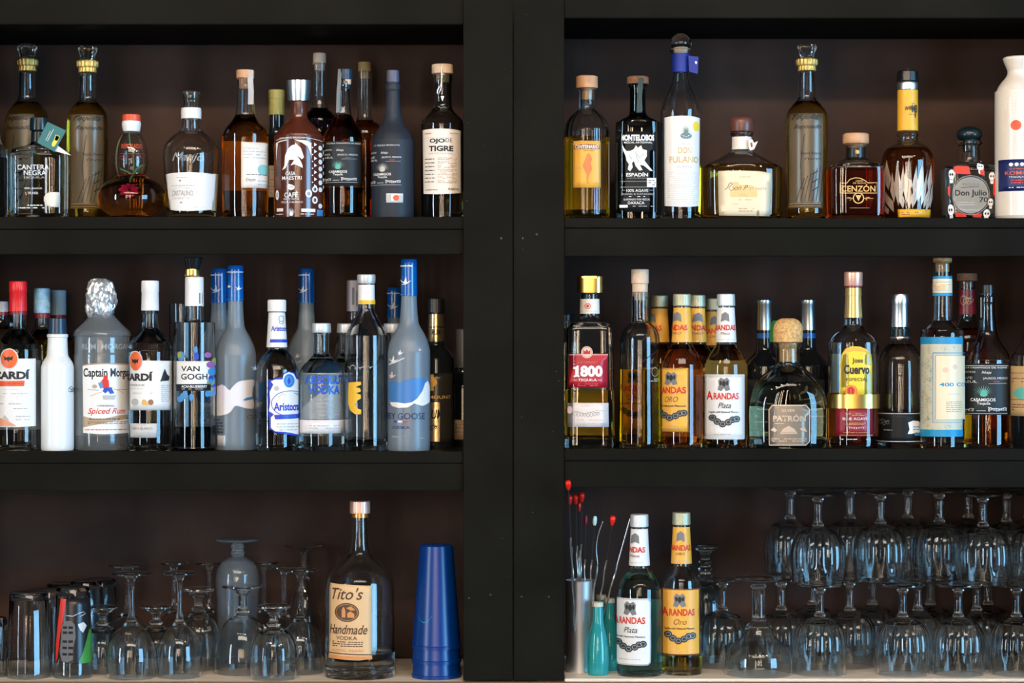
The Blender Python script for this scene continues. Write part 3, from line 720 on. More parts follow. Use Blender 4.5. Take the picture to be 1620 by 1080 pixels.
# ================================================================ top right shelf
def ribf(a, z): return .018*math.cos(22*a)*(1 if z > .01 else .2)
b = Bottle('tequila_bottle', 'wood capped fluted gold bottle with orange label beside the post', 928.5, .055, 'TR',
           '140 13.5c, 144 14, 146 12.5, 170 12.5, 176 16, 184 25, 194 32, 206 35, 218 35.5, 336 35.5, 344 33', liq=L_OLV, level=217, mod=ribf, seg=88)
b.part('wood_cap', '120 14, 121.5 17.3c, 139.5 17.3c, 140 10c, 158 9c', WCAP)
b.back(225, 330, CRM, 70, 250)
b.label('label', 907, 949.6, 223, 297, YELO, [P_([(908.5, 236), (909, 230), (917, 228.5), (928, 227.8), (940, 228.5), (948, 230), (948, 236)], BRI), T('CENTENARIO', 928.5, 232.3, 36, 5.8, PAPW, .03), M_(918, 940, 237.5, 239.5, 1, BRI), FRM(908.3, 948.5, 224.5, 295.5, .6, GDI),
   P_([(931, 242), (934, 246), (936, 252), (934, 258), (936, 268), (932, 277), (930, 288), (927.5, 287), (928, 276), (924, 268), (922, 262), (926, 252), (928, 245)], pm('faded_red_ink', (.75, .22, .06), .5)), M_(912, 922, 266, 268, 1, TAN), M_(928, 944, 288, 290, 1, BRI)], off=.0012)
b = Bottle('mezcal_bottle', 'dark bottle with black label showing a white leaping animal', 1009, .055, 'TR',
           '133 14.5c, 139 14.6, 141 12.5, 172 13, 181 14, 186 20, 191 29, 198 34, 206 35.5, 336 35.3, 344 33', glass=GLD, liq=L_CLR, level=190, sq=(3.5, .75, 184, 200))
b.part('wood_cap', '121 15, 122.5 17.2c, 133 17.2c, 133.5 10c, 140 10c', CORKB); tape(b, 'tax_strip', [(1014, 121.5, .045), (1014, 124, .036), (1012, 150, .039), (1011, 178, .038)], pm('dark_strip', (.05, .12, .13), .3), .008)
dog = [(982, 228), (986, 234), (991, 239), (997, 239), (1003, 236), (1006, 230), (1009, 234), (1014, 230), (1016, 236), (1023, 238), (1023, 247), (1019, 254), (1026, 263), (1034, 271), (1028, 270), (1018, 262), (1012, 261), (1016, 269), (1011, 270), (1005, 262), (1003, 255), (1000, 258), (1001, 265), (997, 271), (993, 268), (995, 260), (991, 254), (989, 246), (984, 238)]
b.label('label', 974.5, 1041, 208, 335, BLKL, [T('MONTELOBOS', 1008.5, 218, 56, 10, Wk, .05), T('MEZCAL ARTESANAL', 1009, 225.5, 46, 3, Wk, .01), P_(dog, Wk), L_([(1004, 240), (1012, 250), (1018, 243)], .8, G), L_([(995, 246), (1000, 252)], .8, G), L_([(1006, 245), (1010, 257)], .7, G),
   T('ESPADÍN', 1007.5, 276, 34, 7, Wk, .03), M_(992, 1022, 281, 282.6, 1, G2), L_([(976, 287), (1024, 287)], .4, G2), R_(1023, 1041, 281.5, 296, PAP), M_(1025, 1039, 284, 294, 3, G), L_([(976, 296), (1041, 296)], .5, G2),
   T('100% AGAVE', 1008, 301.5, 34, 4.5, Wk, .01), L_([(982, 301), (988, 301)], .6, G2), L_([(1027, 301), (1033, 301)], .6, G2), T('ORGANIC & SUSTAINABLE', 1008, 307, 56, 3, G2), M_(995, 1020, 310, 312, 1, Wk), T('ELABORADO POR MEZCAL', 1007, 315.5, 42, 3, Wk), T('OAXACA', 1006, 321, 26, 4.5, Wk, .01), R_(974.8, 993, 324, 328.5, PAP), M_(1001, 1037, 325, 327.5, 1, G2)], rnd=False)
b = Bottle('tequila_bottle', 'tall clear bottle with round glass stopper, blue ribbon and white agave label', 1077, .05, 'TR',
           '78 17c, 81 18.5, 85 16c, 88 12.5, 112 12.5, 118 13, 136 17, 158 27, 176 31.5, 190 32.5, 336 31.5, 344 29', wall=.003)
b.part('glass_stopper', '53 5, 57 11, 63 15.5, 70 17, 76 14, 78 9c', GL, ang=60); b.part('cork_ring', '74 11c, 84.5 11c', WCAPP, off=-.0002, dy=0)
b.part('ribbon', '85 13.5c, 100 13.9, 114.5 13.5c', BLURIB, label='royal blue ribbon wrap')
tag(b, [(1089, 88), (1105, 90), (1104, 117), (1090, 113)], BLURIB, [([(1099, 98), (1101, 96), (1103, 99), (1101, 102)], PAP)], 'ribbon_tail', .034, 'loose blue ribbon end')
b.label('label', 1051.5, 1108, 184, 326, PAP, AGAVE(1085, 213, 11, 16, pm('slate_green_ink', (.15, .24, .24), .5), 11)+[E(1085, 215, 9, 5, pm('slate_green_ink', (.15, .24, .24), .5)), L_([(1078, 214), (1085, 217), (1092, 213)], 1, PAP), E(1101, 199.5, 5.5, 7.5, YELB), M_(1074, 1094, 227, 229, 1, G2),
   T('DON', 1083, 238, 20, 10, GDI, .01), T('FULANO', 1082, 252.5, 44, 10, GDI, .01), T('FUERTE', 1083, 264, 22, 2.8, G2), M_(1056, 1104, 271, 324, 16, G2, .93, .5)],
   outline=[(1052, 185.5), (1065, 183.5), (1090, 183.3), (1108, 186), (1107, 325), (1090, 327.5), (1070, 327), (1051.5, 325)])
b = Bottle('tequila_bottle', 'wide squat bottle with brown ball stopper and cream script label', 1173.5, .065, 'TR',
           '209 17c, 212 18.8, 216 16c, 218 14.5, 236 15c, 241 20, 250 37, 260 55, 266 62, 274 64.5, 336 63, 344 60', liq=L_GLD, level=262, sq=(2.6, .62, 238, 268), wall=.004)
b.part('stopper', '184 10, 186 15.5, 191 18.5, 200 19, 208 18c, 209.5 12c, 232 11c', WCAPD)
b.back(272, 338, CRM, 140, 220)
b.part('neck_label', '217 15.3c, 237 15.6c', PAPW)
tag(b, [(1185, 222), (1190, 220), (1193, 226), (1199, 223), (1196, 230), (1193, 236), (1187, 238), (1184, 231)], PAPW, [([(1187, 226), (1190, 225), (1191, 232), (1188, 233)], BRI)], 'neck_bow', .045, 'cream paper bow')
b.label('label', 1131, 1229, 271, 341, CRM, [P_([(1160, 288), (1168, 288), (1168, 292), (1192, 294), (1192, 300), (1198, 302), (1197, 312), (1155, 312), (1155, 303), (1158, 302)], pm('pale_gold_wash', (.8, .58, .25), .5)), L_([(1145, 300), (1150, 297), (1153, 291), (1157, 289), (1159, 291), (1152, 297), (1156, 302), (1162, 298), (1158, 296)], 1.1, BRI), T('on P', 1172, 297, 22, 8, BRI, 0, .5), SCR(1184, 1215, 299, 5, .8, TAN, 2, 7),
   T('AÑEJO', 1175, 308.5, 12, 3, TAN), M_(1170, 1190, 279, 281.5, 1, TAN), M_(1168, 1192, 315, 317.5, 1, TAN), M_(1158, 1168, 322, 324, 1, TAN), M_(1168, 1192, 328, 336, 2, TAN), M_(1135, 1144, 331, 337, 2, TAN)],
   outline=[(1131, 270.5), (1165, 270), (1200, 271), (1229, 274), (1226, 342), (1131, 341)])
b = Bottle('tequila_bottle', 'square dark red bottle with wood cap and gold lettering', 1354, .05, 'TR',
           '228 18c, 231 18.5, 234 15c, 236 14.5, 250 15c, 254 24, 258 36, 264 41.5, 274 43.5, 336 43, 344 40', liq=L_RED, level=268, sq=(5, .78, 250, 268), wall=.0035)
b.part('wood_cap', '211 18, 213 20.5c, 226 20.5, 228 17c, 228.5 12c, 245 11c', WCAP); b.part('neck_ring', '234.5 15.3c, 249 15.6c', BLKP)
b.part('medallion', '238.5 2, 239 3.5, 244 3.5, 245 2', GDI, dy=-.0155)
bx_ = [(1328, 305.5), (1328, 290), (1339.5, 289.5), (1344, 284), (1352, 281.5), (1360, 282), (1368, 286), (1372, 289.5), (1387.5, 289), (1387.5, 305.5), (1328, 305.5)]
b.label('printed_lettering', 0, 0, 275, 340, None, [L_(bx_, 1.2, GDI), T('CENZÓN', 1357.5, 297.5, 54, 12, GDI, .015), T('100%', 1359, 286.5, 11, 2.8, GDI), T('DE AGAVE', 1359, 289.8, 20, 2.6, GDI), RG(1357.5, 313.5, 8, 8, 1.6, GDI), P_([(1353, 309), (1362, 309), (1357.5, 318)], GDI), L_([(1340, 312), (1348, 314), (1344, 317)], 1, GDI), L_([(1375, 312), (1367, 314), (1371, 317)], 1, GDI), L_([(1337, 314), (1349, 314)], .6, GDI), L_([(1366, 314), (1381, 314)], .6, GDI), L_([(1344, 329), (1375, 329)], .4, GDI)], rnd=False)
b = Bottle('tequila_bottle', 'round amber bottle with yellow neck band and etched silver agave leaves', 1436, .08, 'TR',
           '134 14c, 142 15, 200 15.5, 208 15, 213 17.5, 218 16, 224 17.5, 228 24, 234 32, 243 38.5, 254 41, 270 41.2, 300 40.5, 338 38, 344 36', liq=L_DAMB, level=236)
b.part('stopper', '109 2, 111 3, 112 13, 114 16.5c, 128 17.5c, 129 15c', BLKP, ridges=(10, .02)); b.part('neck_collar', '129.3 13.5c, 132 15.8, 142 15.6c', TIN)
b.part('neck_band', '143 16c, 207 16.3c', YEL, label='yellow neck band'); b.label('neck_print', 0, 0, 160, 195, None, [T('#8', 1437, 171, 10, 7, K, .01), T('MB', 1446, 172, 8, 12, K, .02), L_([(1447, 178), (1447, 186)], 1.6, K), M_(1441, 1449, 163, 165, 1, BRI), M_(1437, 1449, 180, 182, 1, BRI)], off=.0015)
LEAF = pm('etched_silver_leaf', (.62, .52, .44), .35, metal=.35); LEAFD = pm('etched_leaf_line', (.2, .16, .13), .4)
lv = []
for (x0, y0, x1, y1, w_) in [(1433, 322, 1438, 246, 15), (1452, 322, 1460, 249, 13), (1421, 326, 1420, 254, 11), (1408, 300, 1406, 252, 9), (1470, 305, 1474, 258, 9), (1443, 330, 1449, 290, 11), (1462, 330, 1474, 290, 10), (1414, 335, 1400, 292, 10), (1466, 335, 1477, 305, 7), (1406, 338, 1400, 318, 7), (1428, 330, 1424, 298, 9), (1445, 312, 1449, 262, 9), (1427, 310, 1429, 262, 8), (1415, 320, 1413, 272, 8), (1457, 328, 1467, 270, 8), (1437, 331, 1440, 296, 8), (1474, 330, 1477, 285, 6)]:
    dx, dy = x1-x0, y1-y0; q = .38
    mx, my = x0+dx*q, y0+dy*q
    lv.append(P_([(x0, y0), (mx-w_/2, my), (x1, y1), (mx+w_/2, my)], LEAF)); lv.append(L_([(x0, y0), (mx+w_*.12, my), (x1, y1)], .7, LEAFD))
b.label('etched_agave', 0, 0, 245, 340, None, lv)
b.label('label', 1420.7, 1474.5, 331, 343.5, YEL, [M_(1426, 1452, 334, 341, 2, BRI, .8)], lab='low yellow label at base')
b = Bottle('tequila_bottle', 'small square skull painted bottle with black dome stopper', 1533.5, .085, 'TR',
           '221 18c, 226 21, 229 19, 232 17, 247 17.5, 252 18, 257 19c, 260 28, 263 39, 268 42.5, 278 43.5, 336 42, 344 39', liq=L_CLR, level=268, sq=(5, .7, 252, 268), wall=.004)
b.back(270, 338, pm('grey_beige_back', (.45, .4, .34), .5), 125, 235)
b.part('dome_stopper', '201 8, 204 15, 209 19.5, 216 20, 220.5 16c, 221.5 11c, 240 10c', TEALC)
it = []
for (x, y, r) in [(1503, 276, 8), (1550, 264, 6.5), (1569, 279, 7), (1500, 332, 9), (1561, 338, 7), (1567, 320, 6)]:
    it += [E(x, y, r*.85, r, Wk, 12), P_([(x-r*.5, y+r*.6), (x+r*.5, y+r*.6), (x+r*.4, y+r*1.7), (x-r*.4, y+r*1.7)], Wk), E(x-r*.32, y, r*.22, r*.28, K, 8), E(x+r*.32, y, r*.22, r*.28, K, 8), L_([(x-r*.3, y+r), (x+r*.3, y+r)], .7, K)]
it += [P_([(1510, 263), (1532, 263), (1535, 276), (1512, 275), (1507, 268)], RD), P_([(1549, 270), (1556, 266), (1556, 278), (1550, 277)], RD), P_([(1494, 295), (1501, 295), (1500, 311), (1495, 308)], RD), P_([(1572, 282), (1576, 284), (1576, 312), (1571, 308)], RD), P_([(1510, 336), (1527, 338), (1528, 343), (1510, 343)], RD), P_([(1538, 339), (1553, 338), (1552, 343), (1538, 343)], RD),
       E(1535, 309, 28, 29, pm('grey_glass_disc', (.42, .38, .32), .4, trans=.35), 28), RG(1535, 309, 30, 31, .7, G2), RG(1535, 309, 26, 27, .5, G2), T('Don Julio', 1535, 306.5, 50, 12, K, .03), T('70', 1555, 316, 14, 8, K, .02), T('TEQUILA', 1535, 292, 26, 4, G), L_([(1520, 297), (1548, 295)], .8, K), M_(1518, 1550, 330, 334, 1, G2), M_(1516, 1540, 318, 326, 2, G2)]
b.label('painted_design', 0, 0, 262, 342, None, it, rnd=False)
b = Bottle('ceramic_bottle', 'white ceramic bottle with red dot and blue label at the right edge of the photo', 1614, .055, 'TR',
           '90 23, 92 26.5, 96 26.5, 108 21.5, 112 20c, 118 20.5, 124 24, 131 30, 139 35, 149 38.5, 162 40, 336 39.5, 342 39, 345 36', glass=CERAM, solid=True, body='ceramic_body')
it = [E(1607, 198, 8, 8, REDO)]
for i in range(-2, 3):
    for j in range(-3, 4):
        if abs(i)+abs(j) < 4 and (i+j) % 1 == 0 and not (abs(i) == 2 and abs(j) > 1): it.append(P_([(1604+i*5.5-2.2, 166+j*5), (1604+i*5.5, 166+j*5-2.3), (1604+i*5.5+2.2, 166+j*5), (1604+i*5.5, 166+j*5+2.3)], pm('raised_ceramic_mark', (.9, .86, .8), .2)))
b.label('raised_emblem', 0, 0, 140, 210, None, it)
b.label('label', 1584, 1645, 252, 302, NAVP, [T('KOMOS', 1612, 273.5, 40, 6, ORI, .01), E(1600, 260, 3, 3, Wk, 10), E(1608, 260, 3, 3, Wk, 10), E(1616, 260, 3, 3, Wk, 10), M_(1594, 1620, 266, 268, 1, ORI), T('TEQUILA', 1608, 280, 22, 3, Wk), M_(1600, 1618, 283, 291, 2, RD), M_(1590, 1605, 295, 298, 1, Wk), M_(1608, 1625, 295, 298, 1, Wk)])
# ================================================================ middle left shelf
def bat_bottle(cx, Y, label, capm, ytop, rot_items, band=None, hw=36.5):
    b = Bottle('rum_bottle', label, cx, Y, 'ML', f'{ytop+46} 12.5c, {ytop+72} 13, {ytop+78} 15, {ytop+88} 24, {ytop+98} 31.5, {ytop+110} 35.5, {ytop+122} {hw-.5}, 708 {hw-.5}, 716 {hw-4}', liq=L_CLR, level=ytop+66)
    b.part('screw_cap', f'{ytop} 12.5, {ytop+1.5} 13.6c, {ytop+17} 13.8c, {ytop+18} 13.2c, {ytop+47} 13.9c', capm, ridges=(36, .008))
    if band: b.part('cap_band', f'{ytop+47.3} 13.5c, {ytop+52.5} 13.6c', band)
    return b
# white capped bottle at the very left edge, behind
b = Bottle('liquor_bottle', 'pale capped bottle behind at the left edge of the photo, middle shelf', 1, .155, 'ML', '492 11c, 510 12, 525 20, 545 32, 700 32, 716 30', liq=L_CLR, level=515)
b.part('screw_cap', '477 11.5c, 493 12c', pm('greyed_cap', (.45, .42, .42), .4)); b.part('cap_band', '493.3 11.5c, 499 11.6c', REDK)
b = bat_bottle(28.5, .055, 'clear rum bottle with red cap, orange bat emblem and white label', REDC, 445, None, REDK)
b.back(570, 680, PAP, 120, 240)
EMO = pm('orange_emblem_ink', (.85, .13, .02), .4)
BAT = lambda x, y, s, sy=1: P_([(x-s, y-.5*s*sy), (x-.3*s, y-.2*s*sy), (x, y-.45*s*sy), (x+.3*s, y-.2*s*sy), (x+s, y-.5*s*sy), (x+.75*s, y+.35*s*sy), (x+.25*s, y+.25*s*sy), (x, y+.7*s*sy), (x-.25*s, y+.25*s*sy), (x-.75*s, y+.35*s*sy)], K)
b.label('label', -6, 53.8, 567, 673, PAP, [E(15, 567.5, 14, 15.5, EMO, 28), RG(15, 567.5, 14.3, 15.8, 1.8, SILP), BAT(14, 567, 8), T('BACARDÍ', 14, 592, 64, 15.5, K, .05), P_([(-6, 602.5), (39, 602), (38, 610.5), (-6, 611)], ORI), M_(4, 36, 604.5, 608.5, 1, RD),
   M_(2, 32, 615, 616.5, 1, G2), M_(-4, 44, 621, 624, 1, G2), M_(0, 30, 627, 628, 1, G2), M_(0, 34, 636, 641, 1, G2), M_(22, 44, 644, 648, 1, G2), P_([(-6, 674), (-6, 659), (4, 662), (14, 665), (27, 673.5)], pm('peach_ink', (.8, .35, .2), .5)), P_([(5, 661), (9, 656), (16, 665), (11, 664)], G2), M_(26, 46, 656, 666, 2, G2)],
   outline=[(-6, 566), (1, 566), (1.5, 559), (7, 553), (15, 550.5), (23, 553), (28, 559), (29.5, 567), (53.8, 567), (53.8, 674), (20, 675.5), (-6, 675)])
for cx, Y, lab, cap, top in ((66.5, .132, 'gold rum bottle with speckled blue cap behind the white plastic bottle', WHCB, 456), (91.5, .206, 'bottle with plain pale blue cap directly behind the white plastic bottle', pm('sky_blue_cap', (.3, .5, .65), .35), 459)):
    b = Bottle('rum_bottle', lab, cx, Y, 'ML', f'{top+38} 11.5c, {top+62} 12, {top+75} 22, {top+90} 31, {top+105} 33, 705 33, 715 31', liq=L_GLD, level=top+66)
    b.part('screw_cap', f'{top} 11.5, {top+1.5} 12.7c, {top+39} 12.9c', cap, ridges=(36, .01)); b.part('cap_band', f'{top+39.2} 12.8c, {top+47} 12.9c', REDK)
b = Bottle('plastic_bottle', 'white plastic pourer bottle with dark navy cap', 91, .05, 'ML', '528 15, 529 16.5c, 533 16.5c, 534 15.3c, 560 16.5, 566 19, 573 23.5, 580 25.5, 590 26, 690 26, 710 25.5, 717 23', glass=PLAST, solid=True, body='plastic_body')
b.part('cap', '503.5 12, 504 13.7c, 527.6 14.3c', NAVYC)
b.label('side_print', 0, 0, 600, 630, None, [SCR(108, 117, 617, 8, .9, K, 3, 4)])
# spiced rum with foil
b = Bottle('rum_bottle', 'broad clear rum bottle topped with crumpled silver foil', 161.5, .076, 'ML',
           '450 12c, 486 13.5, 500 20, 515 34, 524 43.5, 531 45.5c, 534 43.5, 560 43.5, 563 44.8c, 575 44.5, 706 44, 716 40', wall=.003, glass=pm('milky_bluish_glass', (.86, .93, .97), .13, trans=.9), liq=liqm('dark_spiced_rum', (.42, .22, .2)), level=688)  # milky bluish haze put into the glass colour and roughness
bm = bmesh.new(); rg = []; rn = random.Random(11)
prf = [(499, 17.5), (495, 20), (490, 22), (485, 23), (480, 22.5), (475, 23.5), (470, 22), (465, 22.5), (460, 20.5), (456, 21), (451, 18.5), (447, 17.5), (444, 14), (442, 9), (441.5, 4)]
ph = [rn.uniform(0, 6.28) for _ in range(6)]
for k_, (py, r) in enumerate(prf):
    row = []
    for i in range(56):
        a = 2*PI*i/56
        q = r*b.S*(1+.07*math.sin(5*a+ph[0]+k_*.35)+.05*math.sin(11*a+ph[1]-k_*.6)+rn.uniform(-.085, .085))
        row.append(bm.verts.new((q*math.sin(a), -q*math.cos(a), b.z(py+rn.uniform(-1.6, 1.6)+(4*math.sin(3*a+ph[2]) if k_ < 3 else 0)))))
    rg.append(row)
loft(bm, rg, cap0=False)
for v in bm.verts: v.co.x -= .0025
me = bpy.data.meshes.new('foil_wrap'); bmesh.ops.triangulate(bm, faces=bm.faces[:]); bm.to_mesh(me); bm.free()
link('foil_wrap', me, FOIL, b.root)
b.back(590, 690, PAP, 120, 240)
b.label('embossed_band', 0, 0, 535, 556, None, [T('RUM  MORGAN', 164, 548, 70, 9, pm('embossed_glass', (.6, .66, .7), .1, trans=.5), .02)])
b.label('label', 130.5, 203, 574, 686, pm('tan_label_border', (.5, .36, .22), .45), [
   P_([(131, 579), (145, 577), (165, 576), (190, 577), (203, 578), (203, 656), (185, 657), (165, 662), (150, 662), (132, 658)], PAP), P_([(132, 676), (150, 672), (175, 667), (203, 660), (203, 685), (165, 686.5), (132, 684.5)], PAP), T('Captain Morgan', 165.5, 591, 66, 18, K, .025),
   P_([(160, 604), (166, 596), (172, 601), (173, 612), (165, 615), (161, 611)], RD), P_([(156, 606), (162, 603), (164, 612), (160, 615)], SKI), P_([(166, 613), (176, 612), (180, 622), (174, 623), (171, 618), (167, 622), (163, 618)], BLI), E(167.5, 597, 3.4, 3.6, RD, 10), P_([(163, 625), (182, 625), (180, 632), (164, 632)], G2), L_([(144, 626), (163, 619)], 1, YELO), L_([(174, 612), (193, 622)], 1, YELO), E(151, 611, 4, 3, TAN, 10), L_([(140, 616), (157, 617)], .8, SKI), L_([(180, 616), (196, 616)], .8, SKI),
   T('ORIGINAL', 168, 641.5, 26, 3, K), T('Spiced Rum', 167, 651, 54, 12, RD, .01, .35), M_(142, 198, 661, 664, 1, K, .95), M_(140, 198, 666, 671, 2, BRI, .9), M_(135, 200, 678, 681, 1, RD)],
   outline=[(130.5, 577), (150, 574.5), (175, 574), (203, 576), (203, 684), (175, 686.5), (150, 686.5), (130.5, 684)])
b = bat_bottle(237.5, .05, 'clear rum bottle with white cap, orange bat emblem and silver medals on its label', WHC, 444, None, BLKP, 35)
b.back(575, 650, PAP, 110, 220)
b.label('label', 203.6, 270.5, 568, 646.5, PAP, [E(215, 571, 10.5, 15, EMO, 24), RG(215, 571, 10.7, 15.4, 1.4, SILP), BAT(214, 571, 6, 1.4), T('BACARDÍ', 216.5, 595, 52, 15, K, .05), T('SUPERIOR', 217, 609, 26, 3, G), M_(206, 228, 614, 615.3, 1, G2), M_(206, 246, 620, 623, 1, G2), E(214, 635.5, 6, 5.5, G2), E(229, 636, 4, 4.5, GDI), E(239, 636, 4.2, 4.5, pm('bronze_ink', (.3, .15, .08), .4)), E(233, 638, 3, 3, GDI),
   P_([(254, 600), (256, 592), (259, 583), (262, 592), (265, 596), (264, 602), (252, 603)], K), M_(254, 266, 608, 636, 9, G2, 1)],
   outline=[(203.6, 568), (204.5, 561), (208, 556), (215, 554.8), (222, 558), (225, 565), (226, 570), (270.5, 571), (270.5, 648), (203.6, 648)])
b.label('lower_label', 204, 249, 669.5, 692, pm('greyish_paper', (.6, .6, .6), .4), [T('CARTA BLANCA', 225, 677.5, 34, 4, G), M_(212, 238, 683, 688, 2, G2)])
# tall clear jar behind
lj = empty('glass_jar', (W(287, .16), .16, BASEZ['ML']), 'tall clear empty glass jar behind the flower printed bottle with gold ringed stopper', 'jar')
h = Zr(481, .16)-BASEZ['ML']; r_ = .0205
for nm, pts in (('glass_body', [(0, 0), (r_-.001, 0), (r_, .002), (r_, h), (r_-.002, h), (r_-.002, .008), (0, .008)]),): lathe_loop(nm, pts, GLB, lj, closed=False)
# VAN GOGH
b = Bottle('vodka_bottle', 'clear flower printed bottle with white label and gold ringed dark stopper', 307.5, .05, 'ML',
           '484 14c, 500 14.5, 508 15.5, 513 22, 517 30, 524 33, 700 33, 708 32.5, 715 30', liq=L_DRK, level=674, wall=.003)
b.part('capsule', '438 13c, 439 14.6c, 484 14.9c', WHC); b.part('gold_ring', '424.5 11.5c, 426 13, 436 13, 437.6 11.5c', GOLD, dx=-4); b.part('stopper', '407 14, 408 15c, 424 10.5c', BLKP, dx=-2)
b.label('capsule_print', 0, 0, 455, 485, None, [L_([(315, 463), (315, 480)], 2, G), L_([(318.5, 464), (318.5, 480)], 1.2, G)], off=.0012)
rn = random.Random(9); fl = []
for k in range(26):
    x, y = rn.uniform(284, 332), rn.uniform(552, 636)
    if 568 < y < 622 and x < 330: x = rn.uniform(331, 337)
    fl.append(E(x, y, rn.uniform(3, 6.5), rn.uniform(4, 8), rn.choice([SKI, SKI, BLI, PUR, PUR, PNK if k % 5 == 0 else SKI, pm('olive_petal', (.35, .38, .1), .5)]), 9))
b.label('flower_print', 0, 0, 545, 645, None, fl)
b.label('label', 278.5, 331.5, 571, 618, PAP, [T('VAN', 301.5, 583, 29, 8.5, K, .02), T('GOGH', 307, 595.5, 40, 9.5, K, .02), P_([(278.7, 607.5), (331.5, 607), (331.5, 617.8), (278.7, 618)], BLKL), T('ACAI-BLUEBERRY', 307, 611, 39, 4, Wk, .02), M_(288, 322, 614, 616, 1, G2)])
# frosted goose vodkas
def goose(cx, Y, label, top, side):
    b = Bottle('vodka_bottle', label, cx, Y, 'ML', '468 12.3c, 478 12.6, 505 14.5, 515 17, 527 24, 540 30, 553 33, 566 33.8, 640 33.8, 706 33.3, 714 31', glass=FROST, wall=.003, group='frosted vodka bottles with blue capsules')
    b.part('capsule', '410 11.8, 411.5 12.8c, 419.5 12.8c, 420 12.4c, 468 13.3c', BLUC)
    b.label('capsule_print', 0, 0, 419, 466, None, [L_([(627, 420.5), (652, 420.5)], 1.8, Wk), BIRD(642, 446, 8.5, Wk), M_(628, 650, 465, 466.5, 1, SKI)], off=.0012)
    return b
b = goose(647, .045, 'frosted vodka bottle with blue ocean print and flying birds, rightmost of the frosted ones', 410, 0)
OC = pm('ocean_blue_ink', (.05, .2, .52), .4)
gi = [P_([(614, 603), (622, 603), (632, 605), (645, 600), (656, 598), (668, 598), (678, 602), (678, 628), (668, 638), (650, 640), (630, 640), (618, 636), (614, 630)], OC),
      P_([(616, 636), (628, 636), (640, 638), (652, 636), (660, 630), (668, 618), (672, 606), (676, 602), (679, 612), (679, 636), (668, 642), (655, 638), (645, 644), (630, 645), (620, 642)], Wk),
      BIRD(622, 570, 9, Wk), L_([(614, 577), (624, 574), (640, 566)], 1.2, Wk), BIRD(633, 558, 6, Wk), BIRD(620, 594, 8, pm('pinkish_white_ink', (.75, .6, .65), .5)), BIRD(664, 553, 5, G2),
      T('GREY GOOSE', 640, 658, 63, 10, NAVP, .005), R_(623, 629, 665.5, 668, BLI), R_(629, 637, 665.5, 668, Wk), R_(637, 644.5, 665.5, 668, RD), T('VODKA', 634, 676, 29, 4.5, NAVP, .005), T('IMPORTED', 634, 691, 28, 3.5, G2), M_(660, 672, 692, 694, 1, G2)]
b.label('printed_design', 0, 0, 550, 695, None, gi)
g0 = b
def put_goose(cx, Y, top, label, rz, printed=True):
    k = (Zr(top, Y)-BASEZ['ML'])/(Zr(410, .045)-BASEZ['ML'])
    r = clone(g0.root, (W(cx, Y), Y, BASEZ['ML']), label, g0.root['group'], rz, (.98, .98, k))
    if not printed:
        for c in list(r.children):
            if c.name.startswith('printed_design'): bpy.data.objects.remove(c)
    return r
put_goose(346.5, .165, 425, 'frosted vodka bottle half hidden behind another, just right of the flower printed bottle', .1)
put_goose(485, .168, 425, 'frosted vodka bottle behind the white capped and short silver capped vodka bottles', 0)
put_goose(625, .226, 455, 'blue capped vodka bottle almost hidden behind the ocean print bottle', .2)
b = goose(372.5, .079, 'frosted vodka bottle with white cloud print, right of the flower printed bottle', 420, 1)
k = (Zr(420, .079)-BASEZ['ML'])/(Zr(410, .079)-BASEZ['ML']); b.root.scale = (.97, .97, k)
for c in list(b.root.children):
    if c.name.startswith('capsule_print'): bpy.data.objects.remove(c)
b.label('capsule_print', 0, 0, 419, 466, None, [L_([(360, 420.5), (383, 420.5)], 1.6, Wk), BIRD(377, 447, 5.5, Wk), BIRD(363, 444, 4, Wk), M_(360, 384, 465, 466.5, 1, SKI)], off=.0012)
CLD = pm('cloud_white_ink', (.78, .76, .8), .5)
cl = [(341, 608), (347, 606), (350, 604), (356, 607), (361, 612), (364, 614), (370, 606), (377, 600), (384, 598), (392, 597), (399, 596), (402, 600), (399, 612), (398, 624), (402, 640), (399, 645), (392, 644), (384, 642), (376, 639), (371, 640), (366, 648), (359, 653), (350, 655), (341, 656)]
b.label('printed_design', 0, 0, 560, 710, None, [P_(cl, CLD), P_([(384, 630), (390, 626), (400, 624), (398, 629), (388, 631)], SKI), T('GREY', 403, 658, 26, 7, G), BIRD(402, 578, 7, Wk), E(396, 697, 1.5, 2, G, 8)][:4])
b.label('fine_print', 341, 352, 660, 685, None, [M_(341, 352, 660, 685, 5, NAVP, .9)])
b.label('sticker_patch', 341, 356, 688, 705, pm('pale_grey_patch', (.55, .6, .65), .5))
